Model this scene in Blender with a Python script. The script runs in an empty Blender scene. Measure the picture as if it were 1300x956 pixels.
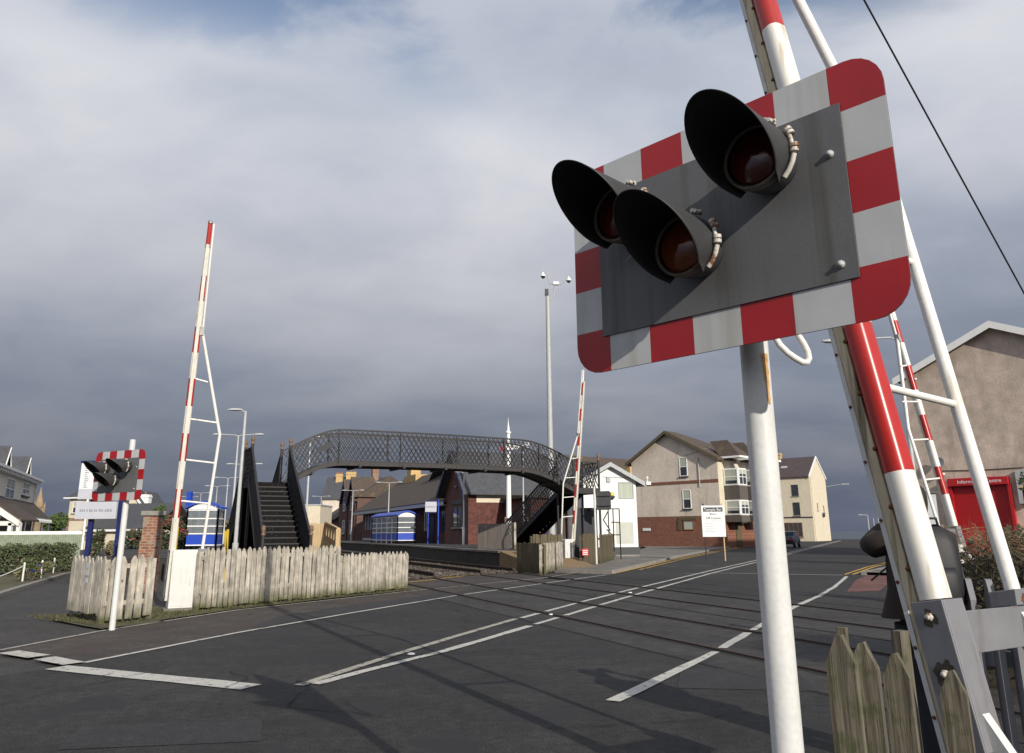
import bpy, bmesh, math, random
from mathutils import Vector, Matrix
from math import sin, cos, pi, radians
random.seed(7)
S = bpy.context.scene
COL = S.collection
# ------------------------------------------------------------------ camera
F_PX, CX, CY, EYE = 980.0, 650.0, 433.0, 1.5
up = Vector((622 - CX, -3519 - CY, F_PX)).normalized()
fw = Vector((0, 0, 1)); yy = (fw - up * fw.dot(up)).normalized(); xx = yy.cross(up)
RW = Matrix((xx, yy, up))                       # camera axes (right, down, forward) to world
cam = bpy.data.cameras.new('camera'); camo = bpy.data.objects.new('camera', cam); COL.objects.link(camo)
r_, d_, f_ = RW.col[0], RW.col[1], RW.col[2]
m = Matrix((( r_[0], -d_[0], -f_[0], 0), (r_[1], -d_[1], -f_[1], 0), (r_[2], -d_[2], -f_[2], EYE), (0, 0, 0, 1)))
camo.matrix_world = m
cam.sensor_fit = 'HORIZONTAL'; cam.sensor_width = 36; cam.lens = F_PX / 1300 * 36
cam.shift_y = -45 / 1300; cam.clip_start = 0.05; cam.clip_end = 9000
S.camera = camo
S.render.resolution_x = 1024; S.render.resolution_y = 753
# ------------------------------------------------------------------ light
SUN_AZ, SUN_EL = 153.0, 22.5                    # azimuth clockwise from +Y
S.view_settings.view_transform = 'Standard'; S.view_settings.look = 'None'
S.view_settings.exposure = 0.0; S.view_settings.gamma = 1
w = bpy.data.worlds.new('World'); S.world = w; w.use_nodes = True
def build_world():
    nt = w.node_tree; nt.nodes.clear(); N = nt.nodes.new; L = nt.links.new
    out = N('ShaderNodeOutputWorld'); mix = N('ShaderNodeMixShader')
    b1 = N('ShaderNodeBackground'); b2 = N('ShaderNodeBackground')
    sky = N('ShaderNodeTexSky'); sky.sky_type = 'NISHITA'; sky.sun_disc = False
    sky.sun_elevation = radians(SUN_EL); sky.sun_rotation = radians(SUN_AZ)
    b1.inputs[1].default_value = 0.15; L(sky.outputs[0], b1.inputs[0])
    tc = N('ShaderNodeTexCoord'); sep = N('ShaderNodeSeparateXYZ'); L(tc.outputs['Generated'], sep.inputs[0])
    def M(op, a, b=None, c=None, clamp=False):
        n = N('ShaderNodeMath'); n.operation = op; n.use_clamp = clamp
        for i, v in enumerate((a, b, c)):
            if v is None: continue
            if isinstance(v, (int, float)): n.inputs[i].default_value = v
            else: L(v, n.inputs[i])
        return n.outputs[0]
    zc = M('MAXIMUM', sep.outputs[2], 0.0)
    den = M('ADD', zc, 0.28)
    u = M('DIVIDE', sep.outputs[0], den); v = M('DIVIDE', sep.outputs[1], den)
    cmb = N('ShaderNodeCombineXYZ'); L(u, cmb.inputs[0]); L(v, cmb.inputs[1])
    mp = N('ShaderNodeMapping'); L(cmb.outputs[0], mp.inputs[0]); mp.inputs['Rotation'].default_value = (0, 0, radians(35)); mp.inputs['Scale'].default_value = (1.0, 1.35, 1); mp.inputs['Location'].default_value = (3.1, 1.4, 0)
    def noise(sc, det, ro, dist=0.0):
        n = N('ShaderNodeTexNoise'); n.inputs['Scale'].default_value = sc; n.inputs['Detail'].default_value = det
        n.inputs['Roughness'].default_value = ro; n.inputs['Distortion'].default_value = dist
        L(mp.outputs[0], n.inputs[0]); return n.outputs[0]
    n1 = noise(0.95, 3, 0.45, 0.25); n2 = noise(2.6, 6, 0.56, 0.25); n3 = noise(0.8, 2, 0.4)
    bl = M('ADD', M('MULTIPLY', n1, 0.66), M('MULTIPLY', n2, 0.34))
    # brightness of the cloud deck: dark slate low down, paler overhead
    hgt = N('ShaderNodeValToRGB'); L(zc, hgt.inputs[0]); e = hgt.color_ramp.elements
    e[0].position = 0.0; e[0].color = (.118, .136, .19, 1); e[1].position = 0.66; e[1].color = (.55, .58, .66, 1)
    for p, c in ((.08, (.180, .200, .248, 1)), (.17, (.285, .310, .366, 1)), (.27, (.42, .445, .505, 1)), (.40, (.60, .615, .67, 1)), (.5, (.66, .68, .73, 1))):
        k = e.new(p); k.color = c
    lit = N('ShaderNodeMapRange'); L(bl, lit.inputs[0]); lit.inputs[1].default_value = .35; lit.inputs[2].default_value = .66
    lit.inputs[3].default_value = 0.74; lit.inputs[4].default_value = 1.20
    tint = N('ShaderNodeMix'); tint.data_type = 'RGBA'; tf = N('ShaderNodeMapRange'); L(bl, tf.inputs[0]); tf.inputs[1].default_value = .38; tf.inputs[2].default_value = .58
    L(tf.outputs[0], tint.inputs[0]); tint.inputs[6].default_value = (.92, .975, 1.06, 1); tint.inputs[7].default_value = (1.02, 1.0, .98, 1)
    tm = N('ShaderNodeVectorMath'); tm.operation = 'MULTIPLY'; L(hgt.outputs[0], tm.inputs[0]); L(tint.outputs[2], tm.inputs[1])
    sc = N('ShaderNodeVectorMath'); sc.operation = 'SCALE'; L(tm.outputs[0], sc.inputs[0]); L(lit.outputs[0], sc.inputs[3])
    L(sc.outputs[0], b2.inputs[0])
    # the deck is brighter round the sun, behind the camera
    dp = N('ShaderNodeVectorMath'); dp.operation = 'DOT_PRODUCT'; L(tc.outputs['Generated'], dp.inputs[0])
    dp.inputs[1].default_value = (sin(radians(SUN_AZ)) * cos(radians(SUN_EL)), cos(radians(SUN_AZ)) * cos(radians(SUN_EL)), sin(radians(SUN_EL)))
    glow = M('MULTIPLY_ADD', M('POWER', M('MAXIMUM', dp.outputs['Value'], 0.0), 2.0), .25, 1.0); L(glow, b2.inputs[1])
    # gaps of blue, only high up
    gap = N('ShaderNodeMapRange'); gap.interpolation_type = 'SMOOTHSTEP'
    L(M('ADD', n3, M('MULTIPLY', M('SUBTRACT', n2, .5), .55)), gap.inputs[0]); gap.inputs[1].default_value = .49; gap.inputs[2].default_value = .60
    hi = N('ShaderNodeMapRange'); hi.interpolation_type = 'SMOOTHSTEP'; L(zc, hi.inputs[0]); hi.inputs[1].default_value = .48; hi.inputs[2].default_value = .60
    gm = M('MULTIPLY', M('MULTIPLY', gap.outputs[0], hi.outputs[0]), .9)
    L(M('SUBTRACT', 1.0, gm), mix.inputs[0]); L(b1.outputs[0], mix.inputs[1]); L(b2.outputs[0], mix.inputs[2])
    L(mix.outputs[0], out.inputs[0])
build_world()
sl = bpy.data.lights.new('sun', 'SUN'); sl.energy = 4.5; sl.angle = radians(0.5); sl.color = (1.0, .93, .82)
so = bpy.data.objects.new('sun', sl); COL.objects.link(so)
sd = Vector((sin(radians(SUN_AZ)) * cos(radians(SUN_EL)), cos(radians(SUN_AZ)) * cos(radians(SUN_EL)), sin(radians(SUN_EL))))
so.rotation_euler = sd.to_track_quat('Z', 'Y').to_euler(); so.location = sd * 50

# ------------------------------------------------------------------ helpers
def ray(x, y): return RW @ Vector((x - CX, y - CY, F_PX))
def G(x, y, z=0.0):                              # where the sight line meets height z
    d = ray(x, y); t = (z - EYE) / d[2]; return Vector((d[0] * t, d[1] * t, z))
def P(x, y, Y):                                  # where it reaches distance Y
    d = ray(x, y); t = Y / d[1]; return Vector((d[0] * t, Y, EYE + d[2] * t))
NN = Vector((.921, .390, 0)); TT = Vector((-.390, .921, 0))    # across and along the railway
def R_(off, al, z=0.0): v = NN * off + TT * al; return Vector((v.x, v.y, z))
def az(a): return Vector((sin(radians(a)), cos(radians(a)), 0))
UP = Vector((0, 0, 1))

MATS = {}
def mat(name, col, rough=.7, var=.12, sc=6.0, bump=0.0, metal=0.0, mode=None, **k):
    if name in MATS: return MATS[name]
    mt = bpy.data.materials.new(name); mt.use_nodes = True; nt = mt.node_tree; N = nt.nodes.new; L = nt.links.new
    b = nt.nodes['Principled BSDF']; b.inputs['Roughness'].default_value = rough; b.inputs['Metallic'].default_value = metal
    if 'spec' in k: b.inputs['Specular IOR Level'].default_value = k['spec']
    tc = N('ShaderNodeTexCoord'); src = tc.outputs['Object']
    def noise(scale, det=5, vec=src, ro=.55):
        n = N('ShaderNodeTexNoise'); n.inputs['Scale'].default_value = scale; n.inputs['Detail'].default_value = det; n.inputs['Roughness'].default_value = ro
        L(vec, n.inputs[0]); return n.outputs[0]
    def mul(colsock, fac, lo, hi, a=.3, z=.7):
        mr = N('ShaderNodeMapRange'); L(fac, mr.inputs[0]); mr.inputs[1].default_value = a; mr.inputs[2].default_value = z
        mr.inputs[3].default_value = lo; mr.inputs[4].default_value = hi
        s = N('ShaderNodeVectorMath'); s.operation = 'SCALE'; L(mr.outputs[0], s.inputs[3])
        if isinstance(colsock, tuple): s.inputs[0].default_value = colsock[:3]
        else: L(colsock, s.inputs[0])
        return s.outputs[0]
    def blend(fac, a, z, c1, c2):
        mr = N('ShaderNodeMapRange'); L(fac, mr.inputs[0]); mr.inputs[1].default_value = a; mr.inputs[2].default_value = z
        mx = N('ShaderNodeMix'); mx.data_type = 'RGBA'; L(mr.outputs[0], mx.inputs[0])
        for s, c in ((6, c1), (7, c2)):
            if isinstance(c, tuple): mx.inputs[s].default_value = (*c[:3], 1)
            else: L(c, mx.inputs[s])
        return mx.outputs[2]
    def mapped(scale, rot=(0, 0, 0)):
        mp = N('ShaderNodeMapping'); L(src, mp.inputs[0]); mp.inputs['Scale'].default_value = scale; mp.inputs['Rotation'].default_value = rot; return mp.outputs[0]
    bs = None; c = col
    if mode == 'brick':
        a = radians(k.get('az', 0)); vm = N('ShaderNodeVectorMath'); vm.operation = 'DOT_PRODUCT'; L(src, vm.inputs[0]); vm.inputs[1].default_value = (sin(a), cos(a), 0)
        sp = N('ShaderNodeSeparateXYZ'); L(src, sp.inputs[0]); cb = N('ShaderNodeCombineXYZ'); L(vm.outputs['Value'], cb.inputs[0]); L(sp.outputs[2], cb.inputs[1])
        br = N('ShaderNodeTexBrick'); L(cb.outputs[0], br.inputs[0]); br.inputs['Scale'].default_value = 1; br.inputs['Brick Width'].default_value = .225; br.inputs['Row Height'].default_value = .075
        br.inputs['Mortar Size'].default_value = .007; br.inputs['Color1'].default_value = (*[x * .75 for x in col], 1); br.inputs['Color2'].default_value = (*[x * 1.25 for x in col], 1)
        br.inputs['Mortar'].default_value = (*k.get('mortar', (.3, .27, .23)), 1); c = br.outputs[0]; bs = br.outputs[1]
    if mode == 'wood':
        v = mapped(k.get('stretch', (30, 30, 1.6)), k.get('rot', (0, 0, 0))); g = noise(1.0, 5, v)
        c = blend(g, .3, .7, tuple(x * (1 - var) for x in col), tuple(x * (1 + var) for x in col)); bs = g
        if 'low' in k:                              # weathering that grows from the foot, in the wood itself
            sp = N('ShaderNodeSeparateXYZ'); L(src, sp.inputs[0]); ad = N('ShaderNodeMath'); ad.operation = 'ADD'; L(sp.outputs[2], ad.inputs[0]); n5 = noise(3); 
            m5 = N('ShaderNodeMath'); m5.operation = 'MULTIPLY_ADD'; L(n5, m5.inputs[0]); m5.inputs[1].default_value = .5; m5.inputs[2].default_value = -.25; L(m5.outputs[0], ad.inputs[1])
            c = blend(ad.outputs[0], .05, .35, k['low'], c)
    else:
        g = noise(sc, 6); c = mul(c if not isinstance(c, tuple) else c, g, 1 - var, 1 + var)
        if bs is None: bs = g
    if 'big' in k:                                  # broad blotches
        c = mul(c, noise(k['big'], 3), 1 - k.get('bigv', .2), 1 + k.get('bigv', .2))
    if 'mid' in k: c = mul(c, noise(k['mid'], 6, ro=.7), 1 - k.get('midv', .3), 1 + k.get('midv', .3), .38, .62)
    if 'grain' in k:
        fg = noise(k['grain'], 2); c = mul(c, fg, 1 - k.get('gv', .35), 1 + k.get('gv', .35)); bs = fg
    if 'stain' in k:                                # vertical runs of rust or dirt
        v = mapped(k.get('sstretch', (9, 9, .7))); c = blend(noise(1.0, 5, v), k.get('s0', .56), k.get('s1', .72), c, k['stain'])
    if 'spots' in k:
        c = blend(noise(k.get('spsc', 14), 3), k.get('p0', .66), k.get('p1', .72), c, k['spots'])
    if mode == 'tiles':
        sp = N('ShaderNodeSeparateXYZ'); L(src, sp.inputs[0]); wv = N('ShaderNodeMath'); wv.operation = 'MULTIPLY'; L(sp.outputs[2], wv.inputs[0]); wv.inputs[1].default_value = k.get('rows', 7.0)
        fr = N('ShaderNodeMath'); fr.operation = 'FRACT'; L(wv.outputs[0], fr.inputs[0]); bs = fr.outputs[0]
        c = mul(c, noise(9, 2, mapped((1, 1, 3))), .82, 1.18)
    L(c, b.inputs['Base Color']) if not isinstance(c, tuple) else None
    if isinstance(c, tuple): b.inputs['Base Color'].default_value = (*c, 1)
    if bump and bs is not None:
        bn = N('ShaderNodeBump'); bn.inputs['Strength'].default_value = bump; bn.inputs['Distance'].default_value = k.get('dist', .01); L(bs, bn.inputs['Height']); L(bn.outputs[0], b.inputs['Normal'])
    MATS[name] = mt; return mt

class MB:
    def __init__(s): s.v = []; s.f = []; s.m = []; s.cur = 0; s.smooth = []
    def add(s, vs, fs, sm=False):
        o = len(s.v); s.v += [Vector(v) for v in vs]; s.f += [tuple(i + o for i in f) for f in fs]; s.m += [s.cur] * len(fs); s.smooth += [sm] * len(fs); return s
    def frame(s, o, a, b, c, x, y, z):              # box spanning ranges x, y, z on axes a, b, c from o
        vs = [o + a * X + b * Y + c * Z for X in x for Y in y for Z in z]
        return s.add(vs, [(0, 1, 3, 2), (4, 6, 7, 5), (0, 4, 5, 1), (2, 3, 7, 6), (0, 2, 6, 4), (1, 5, 7, 3)])
    def box(s, c, sz, a=None):
        a = a or Vector((1, 0, 0)); b = UP.cross(a)
        return s.frame(Vector(c), a, b, UP, (-sz[0] / 2, sz[0] / 2), (-sz[1] / 2, sz[1] / 2), (-sz[2] / 2, sz[2] / 2))
    def bar(s, p, q, wd, th=None, side=None):       # rectangular bar from p to q
        p = Vector(p); q = Vector(q); d = (q - p); ln = d.length
        if ln < 1e-6: return s
        d /= ln; sd_ = side if side is not None else (d.cross(UP) if abs(d.z) < .99 else Vector((1, 0, 0)))
        sd_ = (sd_ - d * sd_.dot(d)).normalized(); t = d.cross(sd_); th = th or wd
        return s.frame(p, d, sd_, t, (0, ln), (-wd / 2, wd / 2), (-th / 2, th / 2))
    def tube(s, pts, r, n=10, caps=True):
        pts = [Vector(p) for p in pts]; rs = r if isinstance(r, (list, tuple)) else [r] * len(pts)
        vs = []; prev = None
        for i, p in enumerate(pts):
            d = (pts[min(i + 1, len(pts) - 1)] - pts[max(i - 1, 0)]).normalized()
            a = prev if prev is not None else (Vector((1, 0, 0)) if abs(d.x) < .9 else Vector((0, 1, 0)))
            a = (a - d * a.dot(d)).normalized(); prev = a; b = d.cross(a)
            for k in range(n): t = 2 * pi * k / n; vs.append(p + (a * cos(t) + b * sin(t)) * rs[i])
        fs = [(i * n + k, i * n + (k + 1) % n, (i + 1) * n + (k + 1) % n, (i + 1) * n + k) for i in range(len(pts) - 1) for k in range(n)]
        s.add(vs, fs, True)
        if caps: s.add(vs[:n], [tuple(range(n))[::-1]]); s.add(vs[-n:], [tuple(range(n))])
        return s
    def prism(s, poly, ext):                        # polygon (points) pushed along ext
        n = len(poly); vs = [Vector(p) for p in poly] + [Vector(p) + ext for p in poly]
        return s.add(vs, [tuple(range(n))[::-1], tuple(range(n, 2 * n))] + [(i, (i + 1) % n, n + (i + 1) % n, n + i) for i in range(n)])
    def lathe(s, o, prof, n=16, axis=None):         # prof = (radius, height)
        axis = axis or UP; a = Vector((1, 0, 0)) if abs(axis.x) < .9 else Vector((0, 1, 0)); a = (a - axis * a.dot(axis)).normalized(); b = axis.cross(a)
        vs = [Vector(o) + axis * h + (a * cos(2 * pi * k / n) + b * sin(2 * pi * k / n)) * r for r, h in prof for k in range(n)]
        fs = [(i * n + k, i * n + (k + 1) % n, (i + 1) * n + (k + 1) % n, (i + 1) * n + k) for i in range(len(prof) - 1) for k in range(n)]
        return s.add(vs, fs, True)
    def build(s, name, mats, parent=None, origin=None):
        me = bpy.data.meshes.new(name)
        o = Vector(parent['_w']) if parent is not None else Vector(origin if origin is not None else (0, 0, 0))
        me.from_pydata([tuple(v - o) for v in s.v], [], s.f)
        for mt in (mats if isinstance(mats, (list, tuple)) else [mats]): me.materials.append(mt)
        me.polygons.foreach_set('material_index', s.m); me.polygons.foreach_set('use_smooth', s.smooth)
        bm = bmesh.new(); bm.from_mesh(me); bmesh.ops.recalc_face_normals(bm, faces=bm.faces); bm.to_mesh(me); bm.free()
        ob = bpy.data.objects.new(name, me); COL.objects.link(ob)
        ob['_w'] = list(o)
        if parent is not None: ob.parent = parent
        else: ob.location = o
        return ob
def tag(o, label=None, cat=None, group=None, kind=None):
    if label: o['label'] = label
    if cat: o['category'] = cat
    if group: o['group'] = group
    if kind: o['kind'] = kind
    return o
def thing(name, loc, label, cat, group=None):
    o = bpy.data.objects.new(name, None); COL.objects.link(o); o.location = loc; o['_w'] = list(loc); o.empty_display_size = .2
    return tag(o, label, cat, group)
def bevel(o, w=.006, seg=2):
    b = o.modifiers.new('bevel', 'BEVEL'); b.width = w; b.segments = seg; b.limit_method = 'ANGLE'; return o
def sheet(name, pts, z, mt, kind='structure', sub=0):
    mb = MB(); mb.add([(p[0], p[1], z) for p in pts], [tuple(range(len(pts)))]); o = mb.build(name, mt); tag(o, kind=kind); return o
def textmesh(body, size, o, ax, upv, mt, parent, name='lettering', align='CENTER', ext=.0015, sx=1.0):
    cu = bpy.data.curves.new('t', 'FONT'); cu.body = body; cu.size = size; cu.align_x = align; cu.align_y = 'CENTER'; cu.extrude = ext
    to = bpy.data.objects.new('t', cu); COL.objects.link(to)
    me = bpy.data.meshes.new_from_object(to.evaluated_get(bpy.context.evaluated_depsgraph_get())); bpy.data.objects.remove(to)
    nrm = ax.cross(upv); w0 = Vector(parent['_w'])
    for v in me.vertices: v.co = Vector(o) + ax * v.co.x * sx + upv * v.co.y + nrm * v.co.z - w0
    me.materials.clear(); me.materials.append(mt); ob = bpy.data.objects.new(name, me); COL.objects.link(ob); ob.parent = parent; ob['_w'] = list(w0); return ob

# ------------------------------------------------------------------ materials
m_asph = mat('asphalt', (.031, .0285, .027), .85, .26, 2.2, .5, grain=60, gv=.75, big=.3, bigv=.30, dist=.006, spots=(.025, .024, .025), spsc=1.1, p0=.56, p1=.62, mid=9, midv=.28, spec=.35)
m_asph2 = mat('old_asphalt', (.040, .037, .034), .9, .2, 1.5, .5, mid=8, midv=.3, grain=60, gv=.7, big=.5, bigv=.25, dist=.006)
m_foot = mat('worn_footway', (.050, .041, .035), .9, .3, 1.3, .5, mid=6, midv=.35, grain=60, gv=.7, big=.7, bigv=.3, spots=(.052, .034, .028), spsc=.9, p0=.5, p1=.62, dist=.006)
m_redfoot = mat('red_surfacing', (.13, .055, .045), .9, .3, 2, .4, grain=110, gv=.4, big=.7, bigv=.3)
m_pave = mat('pavement_concrete', (.16, .145, .125), .9, .2, 3, .3, grain=90, gv=.25, big=.5, bigv=.25)
m_kerb = mat('kerb_stone', (.24, .225, .20), .9, .2, 5, .3)
m_line = mat('road_paint', (.50, .48, .43), .8, .12, 7, .3, spots=(.16, .15, .14), spsc=9, p0=.6, p1=.66, grain=70, gv=.18)
m_lineold = mat('old_road_paint', (.36, .335, .28), .8, .18, 6, .3, spots=(.12, .11, .10), spsc=8, p0=.56, p1=.64, grain=70, gv=.25)
m_yel = mat('yellow_paint', (.55, .33, .05), .8, .2, 6, .2, spots=(.15, .12, .06), spsc=9, p0=.58, p1=.66)
m_grass = mat('verge_grass', (.070, .066, .030), .95, .4, 9, .6, big=1.1, bigv=.4, spots=(.11, .085, .05), spsc=3, p0=.5, p1=.6)
m_dirt = mat('verge_soil', (.085, .068, .042), .95, .35, 6, .6, spots=(.05, .06, .02), spsc=2.4, p0=.47, p1=.58)
m_ballast = mat('track_ballast', (.13, .11, .09), .95, .3, 12, 1, grain=26, gv=.6, dist=.04)
m_rust = mat('rail_rust', (.055, .036, .027), .8, .25, 12, .2, metal=.2)
m_steel = mat('rail_steel', (.20, .18, .17), .4, .15, 12, 0, metal=.8)
m_groove = mat('flangeway_rubber', (.007, .007, .007), .9, .2, 10, 0)
m_cab = mat('cabinet_white', (.62, .62, .60), .45, .05, 6, .05, stain=(.50, .47, .40), s0=.6, s1=.8)
m_stair = mat('stair_iron', (.009, .009, .010), .85, .3, 30, .3, spots=(.045, .045, .045), spsc=16, p0=.62, p1=.68, spec=.15)
m_brick2 = mat('station_brick_end', (.105, .038, .030), .9, .25, 3, .3, mid=5, midv=.25, big=.6, bigv=.2)
m_villa = mat('sunlit_villa_render', (.78, .73, .61), .9, .06, 3, .2, stain=(.6, .55, .45), s0=.6, s1=.8, sstretch=(2, 2, .3))  # paler than the cream render, standing in for sun on the facade
m_white = mat('white_paint', (.78, .77, .73), .42, .05, 8, .05, stain=(.58, .50, .36), s0=.62, s1=.8, grain=50, gv=.05)
m_whiteclean = mat('white_upvc', (.80, .80, .78), .4, .04, 5, 0)
m_post = mat('post_grey_paint', (.62, .62, .60), .45, .06, 7, .05, grain=60, gv=.05, spots=(.42, .25, .08), spsc=7, p0=.74, p1=.78)
m_boomw = mat('boom_white', (.76, .74, .68), .35, .05, 7, .05, stain=(.36, .25, .12), s0=.55, s1=.76, sstretch=(22, 22, .5))
m_boomr = mat('boom_red', (.42, .022, .018), .30, .10, 7, .03, stain=(.30, .03, .02), s0=.5, s1=.7)
m_cream = mat('skirt_cream', (.60, .51, .35), .7, .12, 6, .2, stain=(.12, .10, .055), s0=.50, s1=.66, sstretch=(20, 20, .9))
m_sigred = mat('reflective_red', (.33, .008, .012), .38, .10, 5, .02, stain=(.22, .012, .014), s0=.54, s1=.76, sstretch=(12, 12, .6))
m_sigwhite = mat('reflective_white', (.46, .47, .475), .40, .05, 9, .02, stain=(.36, .36, .32), s0=.52, s1=.74, sstretch=(12, 12, .6))
m_siggrey = mat('backboard_grey', (.112, .114, .120), .6, .06, 4, .04, grain=120, gv=.06, stain=(.066, .064, .052), s0=.52, s1=.72, sstretch=(14, 14, .5), spots=(.13, .13, .13), spsc=45, p0=.74, p1=.78)
m_black = mat('matt_black', (.010, .010, .011), .75, .1, 8, 0)
m_hoodgrey = mat('hood_grey', (.040, .041, .043), .55, .1, 8, .05)
m_bolt = mat('galvanised', (.42, .42, .40), .45, .2, 20, .1, metal=.6, stain=(.20, .12, .07), s0=.5, s1=.65)
m_hinge = mat('painted_hinge', (.55, .52, .46), .5, .12, 22, .15, spots=(.22, .10, .05), spsc=30, p0=.55, p1=.62)
m_galv = mat('lamp_column_grey', (.40, .41, .41), .5, .1, 7, .03)
m_wood = mat('weathered_picket', (.40, .365, .305), .9, .40, 1, .6, mode='wood', low=(.10, .10, .045), dist=.004, big=5, bigv=.3, spots=(.12, .10, .075), spsc=9, p0=.70, p1=.74)
m_woodn = mat('mossy_picket', (.115, .100, .072), .95, .5, 1, 1.0, mode='wood', stretch=(45, 45, 3), dist=.01, spots=(.07, .072, .035), spsc=16, p0=.50, p1=.68)
m_wooddark = mat('brown_picket', (.105, .085, .050), .9, .3, 1, .5, mode='wood', low=(.05, .055, .02))
m_woodgrey = mat('grey_boarding', (.19, .17, .15), .9, .2, 1, .4, mode='wood')
m_woodnew = mat('new_timber', (.55, .40, .22), .8, .15, 1, .3, mode='wood')
m_iron = mat('bridge_iron', (.028, .026, .026), .6, .25, 9, .2, stain=(.075, .05, .035), s0=.62, s1=.76)
m_ironsheet = mat('slate_painted_iron', (.024, .025, .034), .6, .12, 5, .1)
m_gold = mat('finial_ochre', (.16, .10, .06), .6, .2, 15, 0)
m_blue = mat('station_blue', (.015, .06, .42), .4, .08, 6, 0)
m_navy = mat('navy_paint', (.012, .02, .10), .45, .1, 6, 0)
m_brick = mat('station_brick', (.105, .035, .027), .9, .15, 3, .3, mode='brick', az=-23, mortar=(.12, .09, .075), big=.6, bigv=.2)
m_brickbr = mat('brown_base_brick', (.22, .085, .05), .9, .12, 3, .3, mode='brick', az=-45, mortar=(.16, .1, .08))
m_brickor = mat('pier_brick', (.26, .105, .065), .9, .3, 5, .5, mode='brick', az=70, mortar=(.35, .3, .24), spots=(.25, .21, .16), spsc=5, p0=.52, p1=.6)
m_slate = mat('slate_roof', (.065, .067, .075), .75, .2, 4, .4, mode='tiles', rows=5, dist=.02)
m_tile = mat('brown_tile_roof', (.078, .058, .046), .85, .22, 4, .4, mode='tiles', rows=6, dist=.02, spots=(.12, .09, .045), spsc=1.4, p0=.58, p1=.7)
m_render = mat('pinkish_render', (.62, .545, .46), .95, .12, 5, .4, grain=40, gv=.14, big=.5, bigv=.12, stain=(.44, .37, .31), s0=.55, s1=.75, sstretch=(2.2, 2.2, .35))
m_creamr = mat('cream_render', (.62, .55, .42), .9, .08, 3, .2, stain=(.45, .38, .27), s0=.6, s1=.8, sstretch=(2, 2, .3))
m_roughc = mat('roughcast_gable', (.50, .41, .34), .95, .16, 1.6, .5, grain=16, gv=.17, big=.4, bigv=.12, dist=.02, stain=(.32, .26, .21), s0=.55, s1=.75, sstretch=(1.2, 1.2, .3))
m_whiter = mat('white_render', (.80, .80, .77), .9, .04, 2, .1, stain=(.66, .66, .58), s0=.62, s1=.8, sstretch=(1.5, 1.5, .3))
m_bargegrey = mat('grey_fascia', (.40, .41, .42), .7, .1, 5, .1)
m_glass = mat('window_glass', (.035, .045, .055), .08, .3, 1.5, 0, spec=.8)
m_curtain = mat('green_grey_blind', (.40, .43, .36), .8, .12, 1, .1, mode='wood', stretch=(9, 9, .2))
m_redshut = mat('red_shutter_paint', (.40, .008, .012), .5, .06, 4, .05)
m_chim = mat('yellow_chimney', (.50, .35, .16), .9, .2, 5, .3, spots=(.3, .2, .1), spsc=3)
m_stone = mat('spire_sandstone', (.30, .225, .14), .95, .25, .8, .3)
m_leaf = mat('hedge_leaf', (.055, .085, .022), .8, .5, 3, 0)
m_leafd = mat('dark_leaf', (.035, .05, .018), .85, .5, 3, 0)
m_leafr = mat('red_flower', (.34, .06, .07), .8, .4, 5, 0)
m_dry = mat('dry_stalk', (.20, .155, .085), .9, .45, 4, 0)
m_scrub = mat('bramble_leaf', (.05, .042, .020), .9, .5, 3, 0)
m_coat = mat('brown_coat', (.024, .015, .011), .85, .25, 9, .3)
m_skin = mat('skin', (.45, .26, .19), .6, .05, 9, 0)
m_hair = mat('hair', (.02, .014, .010), .7, .2, 30, .3)
m_trous = mat('dark_trousers', (.02, .022, .03), .9, .2, 9, .2)
m_nylon = mat('black_nylon', (.008, .008, .010), .6, .15, 40, .1)
m_rustspot = mat('rust_patch', (.16, .055, .02), .9, .3, 30, .2)
m_grime = mat('grime_patch', (.055, .048, .034), .95, .4, 30, .2)
m_lens = mat('red_lens', (.075, .007, .005), .12, .3, 18, .15, spec=.8)
m_ring = mat('lens_collar', (.14, .12, .09), .6, .25, 20, .1, stain=(.08, .06, .04), s0=.5, s1=.65)
m_ambl = mat('amber_lens', (.17, .038, .009), .12, .3, 18, .15, spec=.8)
m_steelgrey = mat('shade_darkened_steel', (.19, .19, .205), .5, .08, 8, .05, stain=(.13, .11, .09), s0=.6, s1=.75, spots=(.16, .07, .03), spsc=11, p0=.74, p1=.77)  # grey paint, made darker to stand in for shade on the near brackets
m_redsign = mat('red_notice', (.60, .03, .05), .5, .04, 5, 0)
m_rubber = mat('tyre', (.015, .015, .015), .8, .1, 10, 0)
m_carp = mat('black_car_paint', (.012, .013, .016), .2, .05, 5, 0, spec=.8)
m_signw = mat('sign_white', (.74, .75, .76), .5, .03, 5, 0)
m_signg = mat('sign_pale_grey', (.50, .51, .56), .5, .05, 5, 0)
m_ink = mat('sign_ink', (.03, .025, .04), .6, .05, 5, 0)
m_inkl = mat('faded_ink', (.30, .30, .34), .6, .05, 5, 0)
m_sea = mat('sea_water', (.030, .045, .055), .35, .25, .05, .3, spec=.5)
m_tree = mat('tree_bark', (.07, .055, .04), .9, .2, 9, .3)
m_bluepot = mat('blue_plastic', (.03, .07, .42), .4, .05, 5, 0)
m_yelpost = mat('yellow_plastic', (.55, .38, .03), .5, .1, 6, 0)
m_chain = mat('white_chain', (.70, .68, .62), .5, .08, 9, 0)
m_cable = mat('black_cable', (.015, .015, .017), .6, .1, 9, 0)

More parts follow.
